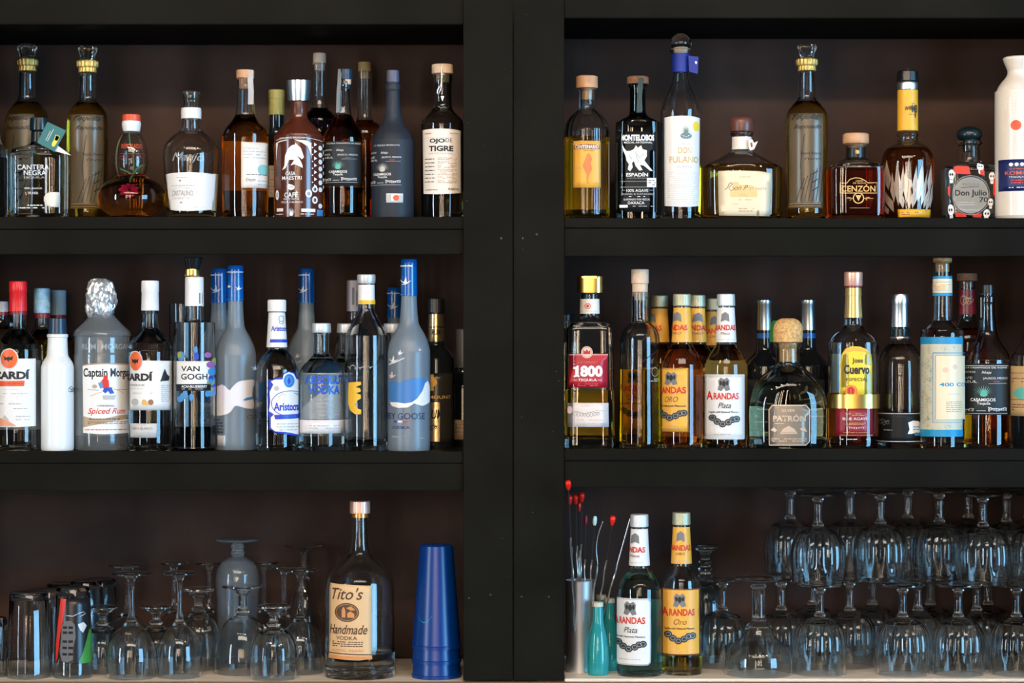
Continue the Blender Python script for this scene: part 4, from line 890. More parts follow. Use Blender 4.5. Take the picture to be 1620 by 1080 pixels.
# Aristocrat
b = Bottle('vodka_bottle', 'clear vodka bottle with white neck label and blue and white scalloped label', 438, .05, 'ML',
           '493 11.5c, 548 15, 554 17, 562 23, 572 29, 584 32.5, 596 33.5, 706 33.5, 714 30', liq=L_CLR, level=552)
b.part('screw_cap', '474 13, 475.5 14.5c, 492.5 14.5c', WHC, ridges=(36, .012)); b.part('cap_seam', '492.7 13.2c, 494 13.2c', BLKP)
b.part('neck_label', '494.2 13.2c, 549 16.4c', PAP); ARB = pm('ultramarine_ink', (.02, .05, .55), .4)
b.label('neck_print', 0, 0, 500, 546, None, [T('Aristocrat', 441, 519.5, 22, 8, ARB, .03), R_(429, 452, 536.5, 541.5, ARB), RG(444.5, 504, 3.5, 4.5, 1.2, SKI), RG(444.5, 510, 3, 2, 1, SKI)], off=.0016)
b.label('label', 424, 482, 600, 690, ARB, [
   P_([(429, 603), (436, 600), (447, 600), (449, 592), (456, 588.5), (463, 591), (467, 600), (475, 600), (482, 604), (482, 690), (466, 687), (452, 683), (436, 682), (432, 679), (429, 676), (429, 660), (434, 655), (426, 650), (428, 636), (427, 620), (433, 608)], PAP),
   E(456.5, 602, 8, 11, SKI, 20), RG(456.5, 602, 6, 8.5, 1, ARB), P_([(456.5, 595), (459, 603), (456.5, 609), (454, 603)], ARB), E(438, 614, 4, 4, G2, 10), RG(458, 638, 28, 20, 1, ARB), T('Aristocrat', 452, 643, 37, 13, ARB, .03), P_([(434, 656), (480, 654), (480, 661), (436, 663)], ARB), T('VODKA', 459, 658.5, 14, 3.5, SKI), M_(438, 474, 668, 682, 3, G2), L_([(440, 628), (448, 622), (452, 626)], 1, G2), L_([(464, 622), (472, 626)], 1.2, G)],
   outline=[(424, 600), (433, 600), (437, 597), (447, 597), (449, 590), (456, 587), (464, 589), (469, 597), (482, 600), (482, 692), (464, 690), (448, 686), (434, 685), (431, 680), (426, 679), (426, 662), (424, 655), (425, 640), (423, 625), (426, 612), (424, 609)], off=.0005)
# Absolut
def absolut(cx, Y, label):
    b = Bottle('vodka_bottle', label, cx, Y, 'ML', '526 12.5c, 530 12.5, 531 12, 556 12.2, 563 15, 570 21, 578 29, 588 34.5, 598 36.3, 610 36.5, 704 36.3, 714 33', liq=L_CLR, level=560, wall=.004, group='short clear vodka bottles with silver caps')
    b.part('cap', '511 13.5, 512.5 14.8c, 524 15.6c, 526 14.8c', pm('satin_silver_cap', (.72, .73, .75), .4, metal=.5)); return b
b = absolut(508.5, .067, 'short clear vodka bottle with silver cap and big blue letters'); ABB = pm('cobalt_letter_ink', (.004, .09, .5), .4)
b.back(596, 690, pm('milky_back_label', (.75, .82, .86), .5), 110, 250)  # pale back label added so the glass looks milky bright
b.label('printed_lettering', 0, 0, 590, 685, None, [R_(476, 541, 590, 663, pm('painted_milky_haze', (.75, .82, .88), .35, trans=.72)), T('ABSOLUT', 511.5, 600.5, 60, 14.5, ABB, .045), T('VODKA', 511.5, 616.5, 49, 14, ABB, .045)]+[SCR(495-2*(i % 2), 538, 632+i*6.2, 3.4, .5, G2, i+2, 12) for i in range(5)])  # translucent milky panel painted behind the letters, stands for reflections in the glass
b.label('label', 471.5, 545, 664, 685.5, pm('pearl_paper', (.78, .76, .78), .35), [M_(490, 536, 671, 679, 2, G2, .9)], lab='pearl white strip label')
a0 = b
for cx, Ya, lab in ((548, .134, 'silver capped vodka bottle behind, left of the yellow emblem bottle'), (621.5, .13, 'silver capped vodka bottle behind, between the yellow emblem and ocean print bottles')):
    r = clone(a0.root, (W(cx, Ya), Ya, BASEZ['ML']), lab, a0.root['group'], 2.9 if cx < 600 else 1.2)
b = Bottle('liquor_bottle', 'clear bottle with pinkish white printed capsule behind the yellow emblem bottle', 561.5, .225, 'ML', '490 12c, 510 13, 522 20, 535 28, 550 31, 706 31, 714 29', liq=L_CLR, level=520)
b.part('capsule', '443 11.5c, 444 13c, 492 13.4c', pm('pinkish_capsule', (.6, .52, .54), .4)); b.label('capsule_print', 0, 0, 455, 485, None, [L_([(559, 455), (559, 482)], 3, G), L_([(564, 460), (564, 484)], 1.4, G)], off=.0016)
# yellow emblem bottle
b = Bottle('vodka_bottle', 'large clear bottle with silver cap, banded neck and yellow emblem', 579.5, .055, 'ML',
           '449 12.8c, 480 13, 490 13.5, 500 17, 512 24, 524 30, 534 33, 546 34, 706 34, 714 30', wall=.0042, floor=.014)
b.part('cap', '434 13, 435.5 14.6c, 444 14.6c, 448.6 13.2c', pm('satin_silver_cap', (.72, .73, .75), .4, metal=.5)); b.part('neck_label', '450.5 13.1c, 480.5 13.4c', PAP)
b.label('neck_print', 0, 0, 470, 481, None, [P_([(568, 475), (593, 474), (593, 481), (568, 481)], YLI)], off=.0009)
b.label('printed_emblem', 0, 0, 590, 660, None, [P_([(551, 605), (571, 603.5), (572, 608), (562, 612), (570, 614), (571.5, 619), (562, 622), (571, 624), (571.5, 630), (566, 633), (562, 640), (566, 646), (572, 648), (571.5, 655), (562, 655), (554, 649), (550.5, 638), (550.5, 618)], YLI), SCR(550, 590, 582, 7, .8, G2, 3, 5)])
# dark gold-label rum at the end
b = Bottle('rum_bottle', 'dark rum bottle with shiny gold label near the post', 690, .12, 'ML',
           '494 12c, 500 12.5, 540 13, 548 15, 556 21, 566 27, 578 29, 704 29, 712 27', glass=GLK, solid=True)
b.part('screw_cap', '472 12, 473 13c, 494 13.2c', BLKP, ridges=(30, .015))
FG = pm('gilt_foil_label', (.55, .4, .22), .22, metal=.9)
b.part('neck_label', '497 12.9c, 540 13.5c', FG); b.label('neck_print', 0, 0, 515, 535, None, [T('RUM', 690, 525, 12, 9, BLKL, .02), L_([(678, 517), (704, 517)], 1.2, BLKL)], off=.0008)
b.label('label', 664, 717, 590, 700, pm('dark_gilt_label', (.05, .045, .035), .25, metal=.5), [R_(664, 686, 592, 618, GDI), E(684, 604, 7, 8, YELO), T('PARAMOUNT', 687, 628, 50, 5, GDI, .01), R_(664, 696, 636, 698, FG), T('RUM', 688, 655, 26, 15, BLKL, .02, .2), SCR(668, 692, 676, 9, 1.3, BLKL, 6, 4)])
b = Bottle('liquor_bottle', 'dim bottle with grey capsule pressed against the post, middle left shelf', 733, .2, 'ML', '580 12c, 590 14, 605 22, 620 25, 704 25, 712 23', glass=GLK, solid=True)
b.part('capsule', '520 10.5c, 521 12c, 581 12.6c', pm('dim_grey_capsule', (.1, .1, .11), .4)); b.label('label', 712, 752, 664, 695, TAN, [M_(716, 740, 668, 692, 4, G)])
# ================================================================ middle right shelf
b = Bottle('tequila_bottle', 'square gold capped bottle with crimson label beside the post', 933, .05, 'MR',
           '462 13c, 466 14.5, 497 15, 502 16c, 506 20, 512 30, 519 36c, 560 37, 680 39, 704 39.5, 711 38', sq=(7, .6, 500, 518), liq=L_GLD, level=617, wall=.004, floor=.014)
b.part('cap', '436 19.5, 437.5 20.6c, 461 20.6, 462.2 19.8c', GOLD, sq=(3.2, .85)); b.part('neck_label', '473 15.3c, 496 15.7c', PAPW)
b.back(560, 690, CRM, 130, 230)
b.label('neck_print', 0, 0, 475, 495, None, [RG(930, 484, 4, 4, 1, RD), E(930, 484, 2, 2.4, RD, 8), M_(918, 942, 491, 493, 1, G2)], off=.0011)
b.label('crimson_label', 898, 962, 559, 613, REDP, [L_([(899, 561), (962, 561)], .6, PAPW), E(928.5, 557, 9, 9.5, pm('pale_seal_ink', (.8, .55, .45), .4), 20), RG(928.5, 557, 7.5, 8, .6, REDP), P_([(923, 560), (923, 553), (926, 556), (928.5, 552), (931, 556), (934, 553), (934, 560)], REDP),
   P_([(906.5, 583), (908, 580.5), (911, 580), (914.5, 577.5), (916, 578.5), (916, 593), (918, 594.5), (916.5, 596.5), (913, 595.5), (909, 596.5), (908, 594.5), (910.5, 593), (910.5, 584)], Wk), T('800', 935.5, 587, 34, 18, Wk, .05), T('TEQUILA', 929.5, 601, 28, 4.5, Wk, .015), L_([(908, 601), (914, 601)], .6, Wk), L_([(945, 601), (951, 601)], .6, Wk), M_(914, 944, 571, 574.5, 2, pm('rose_ink', (.6, .15, .15), .5)), M_(915, 945, 606, 611, 2, pm('rose_ink', (.6, .15, .15), .5))],
   outline=[(898, 559), (920, 559), (922, 552), (928, 549.5), (935, 552), (938, 559), (962, 559), (961, 613), (896, 613)], rnd=False)
b.label('lower_label', 893.5, 963, 637, 675, pm('pinkish_paper', (.82, .72, .68), .4), [SCR(903, 948, 655, 10, .6, G, 3, 9), E(900, 648, 6, 6, pm('rose_wash', (.75, .5, .48), .5)), M_(930, 960, 648, 650, 1, G2), M_(912, 955, 663, 665, 1, TAN), M_(930, 958, 668, 670.5, 1, G2), M_(920, 945, 641, 643, 1, G2)], rnd=False)
b = Bottle('liquor_bottle', 'dark capped bottle squeezed behind the crimson label bottle', 893, .2, 'MR', '506 12.5c, 520 13, 530 20, 542 30, 555 32, 700 32, 710 30', liq=L_OLV, level=590)
b.part('cap', '497 12.5, 498 13.5c, 506.5 13.5c', TEALC)
b = Bottle('tequila_bottle', 'tall half full gold bottle with long pale cork, right of the crimson label bottle', 1012.5, .06, 'MR',
           '462 13c, 505 13.3, 511 17, 518 24, 526 29, 536 31, 550 31.5, 600 31.5, 704 32.5, 710 30', liq=L_GLD, level=584, wall=.0038)
b.part('cork', '426 13, 427 14c, 448 13.8c, 449.5 12.3c, 461.8 12.3c, 462.4 9.5c, 475 9c', WCAPP)
b.label('swoosh', 0, 0, 520, 580, None, [L_([(997, 548), (1003, 550), (1012, 543), (1022, 532), (1030, 523)], .9, K), L_([(1014, 574), (1024, 566), (1040, 554)], .9, K), RG(1036, 588, 5, 7, .7, G2), M_(1028, 1042, 598, 604, 2, G2)])
# Arandas family
BARR = pm('dark_barrel_ink', (.03, .035, .035), .5)
def ar_items(x, y0, k, word, sub='ORO'):
    """printed block: x = centre, y0 = top of the label, k = scale"""
    it = [P_([(x-9*k, y0+10*k), (x-5*k, y0+5*k), (x, y0+8*k), (x+5*k, y0+5*k), (x+9*k, y0+10*k), (x+8*k, y0+18*k), (x+10*k, y0+25*k), (x+3*k, y0+27*k), (x, y0+22*k), (x-4*k, y0+27*k), (x-10*k, y0+25*k), (x-8*k, y0+17*k)], G), E(x, y0+15*k, 3*k, 5*k, K, 10), E(x-5*k, y0+14*k, 2*k, 4*k, K, 8), E(x+5*k, y0+14*k, 2*k, 4*k, K, 8),
          T('A', x-21*k, y0+34*k, 9*k, 14*k, RD, .03), T('RANDAS', x+4*k, y0+35*k, 39*k, 11*k, RD, .03), T(sub, x+1*k, y0+50*k, 20*k, 9*k, K if sub == 'Plata' else BRI, 0, .35), T('Tequila with Natural Flavors', x, y0+61*k, 46*k, 4*k, K, .02), M_(x-16*k, x+16*k, y0+95*k, y0+98*k, 1, G2)]
    for i, (dx, dy) in enumerate([(-17, 70), (-10, 76), (-2, 80), (7, 77), (14, 73), (20, 72)]): it += [E(x+dx*k, y0+dy*k, 6*k, 5.5*k, BARR, 12), RG(x+dx*k, y0+dy*k, 3.5*k, 3*k, .6*k, G2, 10)]
    return it
def arandas(cx, Y, sh, label, gold, yt, base, liq, level, hw, rot=0, lab_x=None, ly=None, body='tequila_bottle', full=True):
    H = (base-yt)/245.0; f = lambda a: yt+a*H
    b = Bottle(body, label, cx, Y, sh, f'{f(17)} 12.5c, {f(74)} 15, {f(80)} 16, {f(88)} 21, {f(98)} 28.5, {f(110)} {hw-2}, {f(122)} {hw}, {f(238)} {hw}, {f(245)} {hw-3}', liq=liq, level=level)
    b.part('screw_cap', f'{yt} 12.8, {yt+1.2} 14c, {f(18)} 14.4c, {f(19)} 13.2c', pm('olive_silver_cap', (.5, .48, .32), .38, metal=.5) if gold else pm('satin_silver_cap', (.72, .73, .75), .4, metal=.5), ridges=(34, .012))
    b.part('neck_label', f'{f(21.5)} 13.6c, {f(76)} 16.6c', YELO if gold else PAP)
    o = lab_x-cx if lab_x else 0; nx = cx+o*.45
    b.label('neck_print', 0, 0, f(22), f(76), None, [P_([(nx-5, f(32)), (nx, f(28)), (nx+5, f(32)), (nx+6, f(44)), (nx, f(41)), (nx-6, f(44))], G), T('ARANDAS', nx, f(53), 28, 9, RD, .03), T('ORO' if gold else 'Plata', nx, f(62), 12, 4, BRI, 0, .3), L_([(nx-12, f(72)), (nx+12, f(72))], .5, G2)], off=.0019)
    return b
b = arandas(1079, .055, 'MR', 'gold bottle with yellow label turned to the left, middle shelf', True, 465, 710, L_AMB, 545, 33.5, lab_x=1064)
b.back(585, 690, PAPW, 120, 240)
b.label('label', 1048, 1089, 582, 683, YELO, ar_items(1062, 583, .97, 'ARANDAS', 'ORO')+[FRM(1048.3, 1088.2, 583, 682, .8, BRI)], lab='yellow label with red lettering')
ao = b
clone(ao.root, (W(1102, .136), .136, BASEZ['MR']), 'gold yellow labelled bottle, mostly hidden behind the front yellow labelled one', None, .75)
r = clone(ao.root, (W(1043, .177), .177, BASEZ['MR']), 'gold bottle with yellow neck behind the tall corked half full bottle', None, -.3)
b = arandas(1148.5, .055, 'MR', 'silver capped bottle with white label and red lettering on the middle shelf', False, 465, 710, L_GLD and liqm('faint_gold_spirit', (.97, .88, .62)), 545, 34, lab_x=1146)
b.back(575, 690, PAPW, 110, 250)
b.label('label', 1115, 1178, 592, 695, PAP, ar_items(1145, 592, .98, 'ARANDAS', 'Plata')+[R_(1115.5, 1177.5, 592.5, 596, SILP), R_(1115.5, 1177.5, 690, 694.5, SILP), R_(1174.5, 1178, 592.5, 694, SILP)], lab='white label with red lettering')
b = arandas(1130, .212, 'MR', 'bottle with yellow neck band hidden behind the white red lettered bottle, middle shelf', True, 472, 710, L_AMB, 550, 33)
# two silver capsule bottles behind
def wine(cx, Y, sh, label):
    b = Bottle('liquor_bottle', label, cx, Y, sh, '520 11.5c, 545 12.5, 556 15, 566 24, 578 32, 590 34, 702 34, 710 32', glass=GLK, solid=True, group='dark bottles with silver capsules behind')
    b.part('capsule', '474 10.8, 475 11.6c, 481 11.8c, 482 11.2c, 522 12.2c', SILV); b.part('capsule_band', '527 12.2c, 535 12.5c', BLUC); b.label('label', cx-30, cx+28, 600, 680, CHAR, [M_(cx-20, cx+20, 620, 670, 6, G2)]); return b
wn = wine(1209.5, .17, 'MR', 'dark bottle with silver capsule behind the cork ball bottle, on its left')
clone(wn.root, (W(1278, .17), .17, BASEZ['MR']), 'dark bottle with silver capsule behind the cork ball bottle, on its right', wn.root['group'])
b = Bottle('tequila_bottle', 'squat round shouldered clear bottle with cork ball stopper and bronze plate', 1246.5, .06, 'MR',
           '541 22.5c, 544 23, 549 21, 552 19, 574 19.5, 580 23, 588 34, 598 45, 612 54, 628 60, 645 62.5, 665 62.8, 704 61.5, 711 58', sq=(2.7, .78, 580, 640), liq=L_PALE, level=604, wall=.005, floor=.014)
b.part('cork_stopper', '503.5 10, 507 17, 514 22, 524 23.5, 540.6 23c, 541.4 14c, 572 13c', pm('honey_cork', (.72, .42, .16), .7, bump=.5, bscale=500, vary=.3, vscale=260))
tape(b, 'ribbon', [(1226, 507, .055), (1222, 514, .058), (1220.5, 526, .06), (1220.5, 541, .062)], pm('green_ribbon', (.03, .3, .04), .5), .006, 'green ribbon over cork')
PL = pm('etched_bronze_plate', (.27, .22, .17), .38, metal=.35); PLI = pm('pale_bronze_ink', (.62, .5, .4), .35, metal=.3)
b.label('etched_plate', 1212, 1283, 639, 704, PL, [L_([(1214, 704), (1214, 648), (1220, 641), (1275, 641), (1281.5, 648), (1281.5, 698), (1275, 703.5), (1214, 703.5), (1213, 700)], 1.5, PLI), T('SILVER', 1246.5, 649, 21, 4.5, PLI, .01), T('PATRÓN', 1248, 660.5, 52, 11.5, PLI, .03), L_([(1225, 669.5), (1240, 669.5)], 1, PLI), P_([(1233, 686), (1238, 678), (1247, 673), (1256, 678), (1261, 686)], PLI), L_([(1236, 684), (1258, 684)], .8, PL), P_([(1217, 680), (1223, 675), (1229, 680), (1225, 683)], PLI), P_([(1264, 678), (1271, 674), (1277, 683), (1268, 681)], PLI), M_(1220, 1276, 692, 699, 2, PLI)],
   outline=[(1212, 647), (1219, 639.5), (1276, 639.5), (1283, 647), (1283, 698), (1276, 704.5), (1218, 704.5), (1212, 700)])
# Cuervo
b = Bottle('tequila_bottle', 'bottle with yellow arched label, gold band and maroon lower label', 1350, .05, 'MR',
           '503 13.5c, 508 14, 516 15, 522 22, 530 31, 540 37, 550 39, 620 39.2, 700 38.8, 710 36', liq=L_DAMB, level=621, wall=.003, sq=(2.6, .9, 520, 545))
b.part('cap', '430 13, 431.5 14.6c, 451 14.4c, 452.5 13.6c', COPP); b.part('cap_ring', '452.7 13.6c, 455 13.6c', REDK); b.part('capsule', '455.2 12.8c, 467 13.2, 470 12.6, 502.5 14.2c', pm('old_gold_capsule', (.75, .52, .2), .3, metal=.7))
b.back(560, 690, CRM, 120, 240)
arch = [(1325.5, 624), (1325.5, 575), (1328, 562), (1336, 551.5), (1347, 547.5), (1360, 548), (1372, 552.5), (1381, 562), (1383.5, 575), (1383.5, 624)]
b.label('label', 1325, 1383, 548, 624, YELB, [P_([(1331, 562), (1338, 553), (1348, 549), (1360, 549.5), (1371, 554), (1377, 560), (1365, 556), (1350, 555), (1339, 558)], YELO), T('Jose', 1356, 571, 17, 10, K, .02), T('Cuervo', 1355, 584, 42, 15, K, .035), T('ESPECIAL', 1356, 600, 36, 5, K, .005), E(1345.5, 618, 10, 9.5, ORI, 20), RG(1345.5, 618, 8, 7.8, .8, YELB), P_([(1341, 622), (1341, 615), (1345.5, 612), (1350, 615), (1350, 622)], REDP)], outline=arch, lab='yellow arched label')
b.band('gold_band', 623, 645, GOLD, .0012, 'shiny gold band')
b.label('lower_label', 1311.5, 1384.5, 645.5, 690, MAR, [T('BLUE AGAVE', 1352, 662, 41, 4.5, PAPW, .01), M_(1337, 1367, 653, 658, 2, GDI), M_(1336, 1368, 668, 672, 2, GDI), SCR(1338, 1367, 676.5, 4, .5, PAPW, 4, 8), M_(1333, 1372, 683, 685, 1, GDI), L_([(1325, 688), (1384, 688)], .5, GDI)], off=.0006)
b.label('base_print', 0, 0, 690, 700, None, [M_(1328, 1356, 693, 696, 1, PAPW), M_(1370, 1378, 693, 696, 1, PAPW)])
# silver cap with black low label
b = Bottle('tequila_bottle', 'clear bottle with long silver cap and black label round its base', 1424, .077, 'MR',
           '517 13c, 534 15, 542 18, 552 26, 562 31.5, 576 34, 600 34.3, 704 35, 710 32', liq=L_CLR, level=545, wall=.0035)
b.part('cap', '465 12.6, 466.5 13.6c, 481 13.6c, 482 13.2c, 517 14.2c', SILV); b.part('neck_ring', '520 15.3c, 531.5 16c', TEALC, label='black neck ring'); b.part('neck_ring', '533 15.6c, 534.5 16c', SILV, label='silver neck ring')
b.label('label', 1388.5, 1459.5, 652, 700, BLKL, [L_([(1389, 654), (1460, 654)], 1, SILP), L_([(1389, 698), (1460, 698)], .9, SILP), P_([(1436, 668), (1444, 665), (1453, 666), (1459, 670), (1459, 685), (1449, 684), (1442, 686), (1435, 686), (1438, 679)], PAP), M_(1444, 1457, 673, 681, 2, SKI), R_(1446, 1458, 685, 689, SKI), SCR(1394, 1408, 668, 9, .9, G, 5, 3), M_(1394, 1412, 679, 681, 1, G2)], off=.0006)
# 400 Conejos
b = Bottle('mezcal_bottle', 'tall bottle with cream patterned label between sky blue bands', 1491, .045, 'MR',
           '414 14c, 418 14.6, 424 14, 500 15.5, 507 19, 516 26, 526 31.5, 536 33.8, 700 34, 709 31', wall=.003, liq=L_CLR, level=520)
b.part('cork', '408 14, 409 14.8c, 413.8 14.8c, 414.5 11c, 430 10.5c', CORK)
b.part('neck_label', '437 15.1c, 441 15.1', SKYP, label='sky blue neck band'); b.part('neck_label', '441.2 15.2c, 463 15.4c', CRM, label='cream neck band'); b.part('neck_label', '463.2 15.4c, 468 15.5c', SKYP, label='sky blue neck band')
b.label('neck_print', 0, 0, 442, 462, None, [L_([(1478, 446), (1502, 446)], .6, SKYP), L_([(1478, 459), (1502, 459)], .6, SKYP), M_(1478, 1502, 449, 457, 3, GDI)], off=.0018)
it = [R_(1457, 1525, 533, 544, SKYP), R_(1457, 1525, 679.5, 690.5, SKYP), FRM(1476.5, 1530, 558, 668, 1.2, SKYP), FRM(1480, 1530, 562, 664, .5, SKYP), R_(1481, 1530, 563, 663, CRM), T('400 CONEJOS', 1515, 609, 58, 8, SKYP, .02), M_(1494, 1522, 622, 624, 1, G2), M_(1496, 1522, 634, 652, 6, TAN, .9), E(1495, 585, 5, 4, pm('pale_rose_ink', (.8, .55, .4), .5)), E(1510, 580, 4, 4, pm('pale_rose_ink', (.8, .55, .4), .5))]
rn = random.Random(5); PB = pm('dusty_blue_ink', (.25, .42, .45), .5)
for k in range(150):
    y = rn.uniform(546, 678); x = rn.uniform(1458, 1475) if 556 < y < 670 else rn.uniform(1458, 1523)
    it.append(L_([(x, y), (x+rn.uniform(-2, 2), y+rn.uniform(1, 3)), (x+rn.uniform(-3, 3), y+rn.uniform(0, 4))], .7, rn.choice([PB, PB, pm('mustard_ink', (.7, .4, .1), .5)])))
b.label('label', 1457, 1525, 533, 690.5, pm('pale_sage_cream_paper', (.62, .6, .46), .45), it, lab='patterned label with sky blue bands')
b = Bottle('mezcal_bottle', 'bottle with brown cork and dark red neck label behind the cream and blue one', 1530, .15, 'MR', '444 14c, 450 13, 500 13.5, 514 17, 530 26, 545 31, 702 31, 710 29', liq=L_RED, level=520)
b.part('cork', '432 14, 433 16c, 444 16c, 444.6 10c, 455 10c', CORKB); b.part('neck_label', '458 13.4c, 497 13.9c', REDK); b.label('neck_print', 0, 0, 465, 495, None, [SCR(1523, 1537, 475, 14, .9, PNK and TAN, 4, 4)], off=.0012)
b = crest_bottle(1562, .066, 'MR', 'half empty amber bottle with charcoal label and teal agave crest, middle right shelf', 1.06, 462, GL, L_AMB, 655)
b.back(580, 655, PAPW, 130, 230)  # added behind the liquid to brighten its amber
b.part('cap', '450 9, 451 10.8c, 464 11.5c', BLKP); b.label('tax_strip', 1551, 1557, 466, 505, BLKL, [L_([(1554, 470), (1554, 502)], 1, Wk)])
b.label('label', 1526, 1597, 575, 656, CHAR, crest_items(1556, 625, 1.02, TLI)+[T('TEQUILA CASAMIGOS DE AGAVE', 1560, 581.5, 66, 3, Wk), L_([(1526, 578.5), (1596, 578.5)], .6, Wk)], lab='charcoal wraparound label')
b = Bottle('tequila_bottle', 'bottle with tan and teal label cut off by the right edge, middle shelf', 1635, .04, 'MR', '480 11c, 520 14, 540 19, 552 27, 562 33, 575 35.5, 702 35.5, 710 33', liq=L_CLR, level=600)
b.part('cap', '462 12c, 481 12c', BLKP)
b.label('label', 1602, 1668, 579, 658, pm('kraft_tan_paper', (.55, .36, .16), .5), [E(1622, 622, 14, 10, TLI), L_([(1602, 590), (1640, 590)], 1, BRI), L_([(1602, 632), (1640, 632)], 1, BRI), M_(1606, 1640, 596, 606, 2, BRI), M_(1606, 1640, 638, 650, 3, BRI)], lab='tan and teal label')
# ================================================================ bottom shelves
BL, BR = BASEZ['BL'], BASEZ['BR']
def hgt(top, Y, base): return Zr(top, Y)-base
# big handmade vodka
b = Bottle('vodka_bottle', 'large clear vodka bottle with copper cap and tan label on the counter', 569.5, .062, 'BL',
           '816 12.5c, 820 13, 850 14, 872 17, 880 21, 890 33, 900 44, 912 52, 926 55, 945 55.5, 1060 55.5, 1068 53, 1071 50', wall=.0035, floor=.01, liq=L_CLR, level=1030)
b.part('cap', '792 14.5, 793 15.8c, 810 15.8, 811 15c', COPP, ridges=(30, .01)); b.part('cap_skirt', '811.3 12.9c, 818 13.1c', pm('bright_copper', (.75, .28, .08), .3, metal=.8))
TIT = pm('tan_kraft_label', (.78, .5, .26), .5); TK = pm('sepia_ink', (.09, .045, .02), .5); TO = pm('copper_ink', (.7, .28, .08), .45)
b.label('label', 519.5, 588.5, 924, 1042, TIT, [T("Tito's", 550, 938.5, 50, 19, TK, .01, .35), E(549, 968, 19.5, 15, TK, 28), RG(549, 968, 17, 12.6, .7, TO), P_([(541, 976), (541, 965), (543, 960), (545, 960), (547, 966), (547, 976)], TO), P_([(550, 976), (550, 969), (555, 966), (561, 970), (561, 976)], TO), P_([(548, 961), (556, 958), (563, 964), (556, 965)], TO),
   T('Handmade', 551.5, 995, 60, 15, TK, .01, .35), T('VODKA', 549, 1008.5, 33, 6, TK, 0), M_(526, 575, 1013, 1023, 3, TK, .92), T('AUSTIN, TEXAS', 550, 1028.5, 50, 4, TO), P_([(519.5, 1032), (588.5, 1034), (588.5, 1035.5), (519.5, 1033.5)], TK), P_([(519.5, 1036), (588.5, 1037.5), (588.5, 1042), (519.5, 1042)], TO)],
   outline=[(519.5, 923), (545, 924), (588.5, 926), (588.5, 1041), (570, 1043.5), (545, 1043), (519.5, 1041)])
bm = bmesh.new(); rr = .0558*sc_(.062); v0 = []
for i in range(13):
    a = math.radians(120+i*5.5); v0.append((bm.verts.new((rr*math.sin(a), -rr*math.cos(a), b.z(1026))), bm.verts.new((rr*math.sin(a), -rr*math.cos(a), b.z(978)))))
for p, q in zip(v0, v0[1:]): bm.faces.new((p[0], q[0], q[1], p[1]))
bmesh.ops.solidify(bm, geom=bm.faces[:], thickness=.0003); link('back_label', tomesh('back_label', bm), pm('brown_back_label', (.35, .18, .07), .5), b.root)
# stack of blue tumblers
tz = -.004
def tumbler(i, label, z):
    e = empty('plastic_tumbler', (W(690.5, .05), .05, z), label, 'cup', 'nested blue tumblers')
    k = 1.014
    def R(h): return (.0385-(.0385-.0265)*(h/.165))*k
    H = .165
    lathe_loop('cup_wall', [(R(0)+.0006, 0), (R(0)+.0006, .005), (R(.0055), .006), (R(.04), .04), (R(.1), .1), (R(H)-.0005, H-.002), (R(H)-.003, H), (0, H), (0, H-.003), (R(H)-.0035, H-.003), (R(.04)-.0016, .04), (R(0)-.0016, 0)], BLUTUM, e, seg=56)
    return e
tops = [861, 889.5, 917]
tz0 = BL
hh = hgt(861, .05, BL)
d = (hh-.165)/2
tumbler(0, 'blue plastic tumbler at the bottom of the upside down nested stack', tz0); tumbler(1, 'blue plastic tumbler in the middle of the upside down nested stack', tz0+d); e = tumbler(2, 'topmost blue plastic tumbler of the upside down nested stack by the post', tz0+2*d)
zz_ = [(.0, 0)]
bm = bmesh.new()
for i in range(17):
    a = -.95+(i/16)*.8; y = .043+.012*((i/16-.5)*2)**2
    r = .0362; bm.verts.new((r*math.sin(a), -r*math.cos(a), y+.03*0)); r2 = .0362; bm.verts.new((r2*math.sin(a), -r2*math.cos(a), y+.0012))
bm.verts.ensure_lookup_table()
for i in range(16): bm.faces.new([bm.verts[2*i], bm.verts[2*i+2], bm.verts[2*i+3], bm.verts[2*i+1]])
me = bpy.data.meshes.new('printed_arc'); bm.to_mesh(me); bm.free(); link('printed_arc', me, SKYP, e)
# ---- stemware; every glass stands upside down: z=0 is the rim
def stem_glass(name, label, bowl, stem, foot, H, glass=GL, facets=None, group=None, knots=None, t=.0016):
    """bowl: outer (r,z) from the rim up to the stem joint; stem: (r,z) list; foot radius"""
    e = empty(name, (0, 0, 0), label, 'glass', group)
    o = dense([(z, r, i in (0, len(bowl)-1)) for i, (r, z) in enumerate(bowl)], 4); o = [(r, z) for z, r in o]
    zt = bowl[-1][1]
    inn = [(max(r-t, .0005), z) for r, z in o if z < zt-.010]
    lastr, lastz = inn[-1]
    mod = (lambda a, z: facets[1]*(2*abs(math.cos(facets[0]*a/2))-1.27)*min(1, max(0, (z-.012)/.02))*min(1, max(0, (zt-z)/.02))) if facets else None
    lathe_loop('bowl', o+[(0, zt)]+[(0, min(lastz+.006, zt-.003))]+[(lastr*.6, min(lastz+.004, zt-.0035))]+inn[::-1], glass, e, seg=112 if facets else 48, mod=mod, ang=14 if facets else 50)
    st = dense([(z, r, i in (0, len(stem)-1)) for i, (r, z) in enumerate(stem)], 4)
    lathe_loop('stem', [(0, st[0][0])]+[(r, z) for z, r in st]+[(0, st[-1][0])], glass, e, seg=8 if knots == 'facet' else 28, closed=False, ang=20 if knots == 'facet' else 60)
    zf = st[-1][0]+.0001; rs = stem[-1][0]
    lathe_loop('foot', [(0, zf), (rs, zf), (rs*1.5, zf+(H-zf)*.25), (foot*.5, H-.0052), (foot*.8, H-.0040), (foot*.96, H-.0036), (foot, H-.0022), (foot*.99, H-.0006), (foot*.95, H), (foot*.6, H-.0012), (0, H-.0026)], glass, e, seg=48, closed=False)
    return e
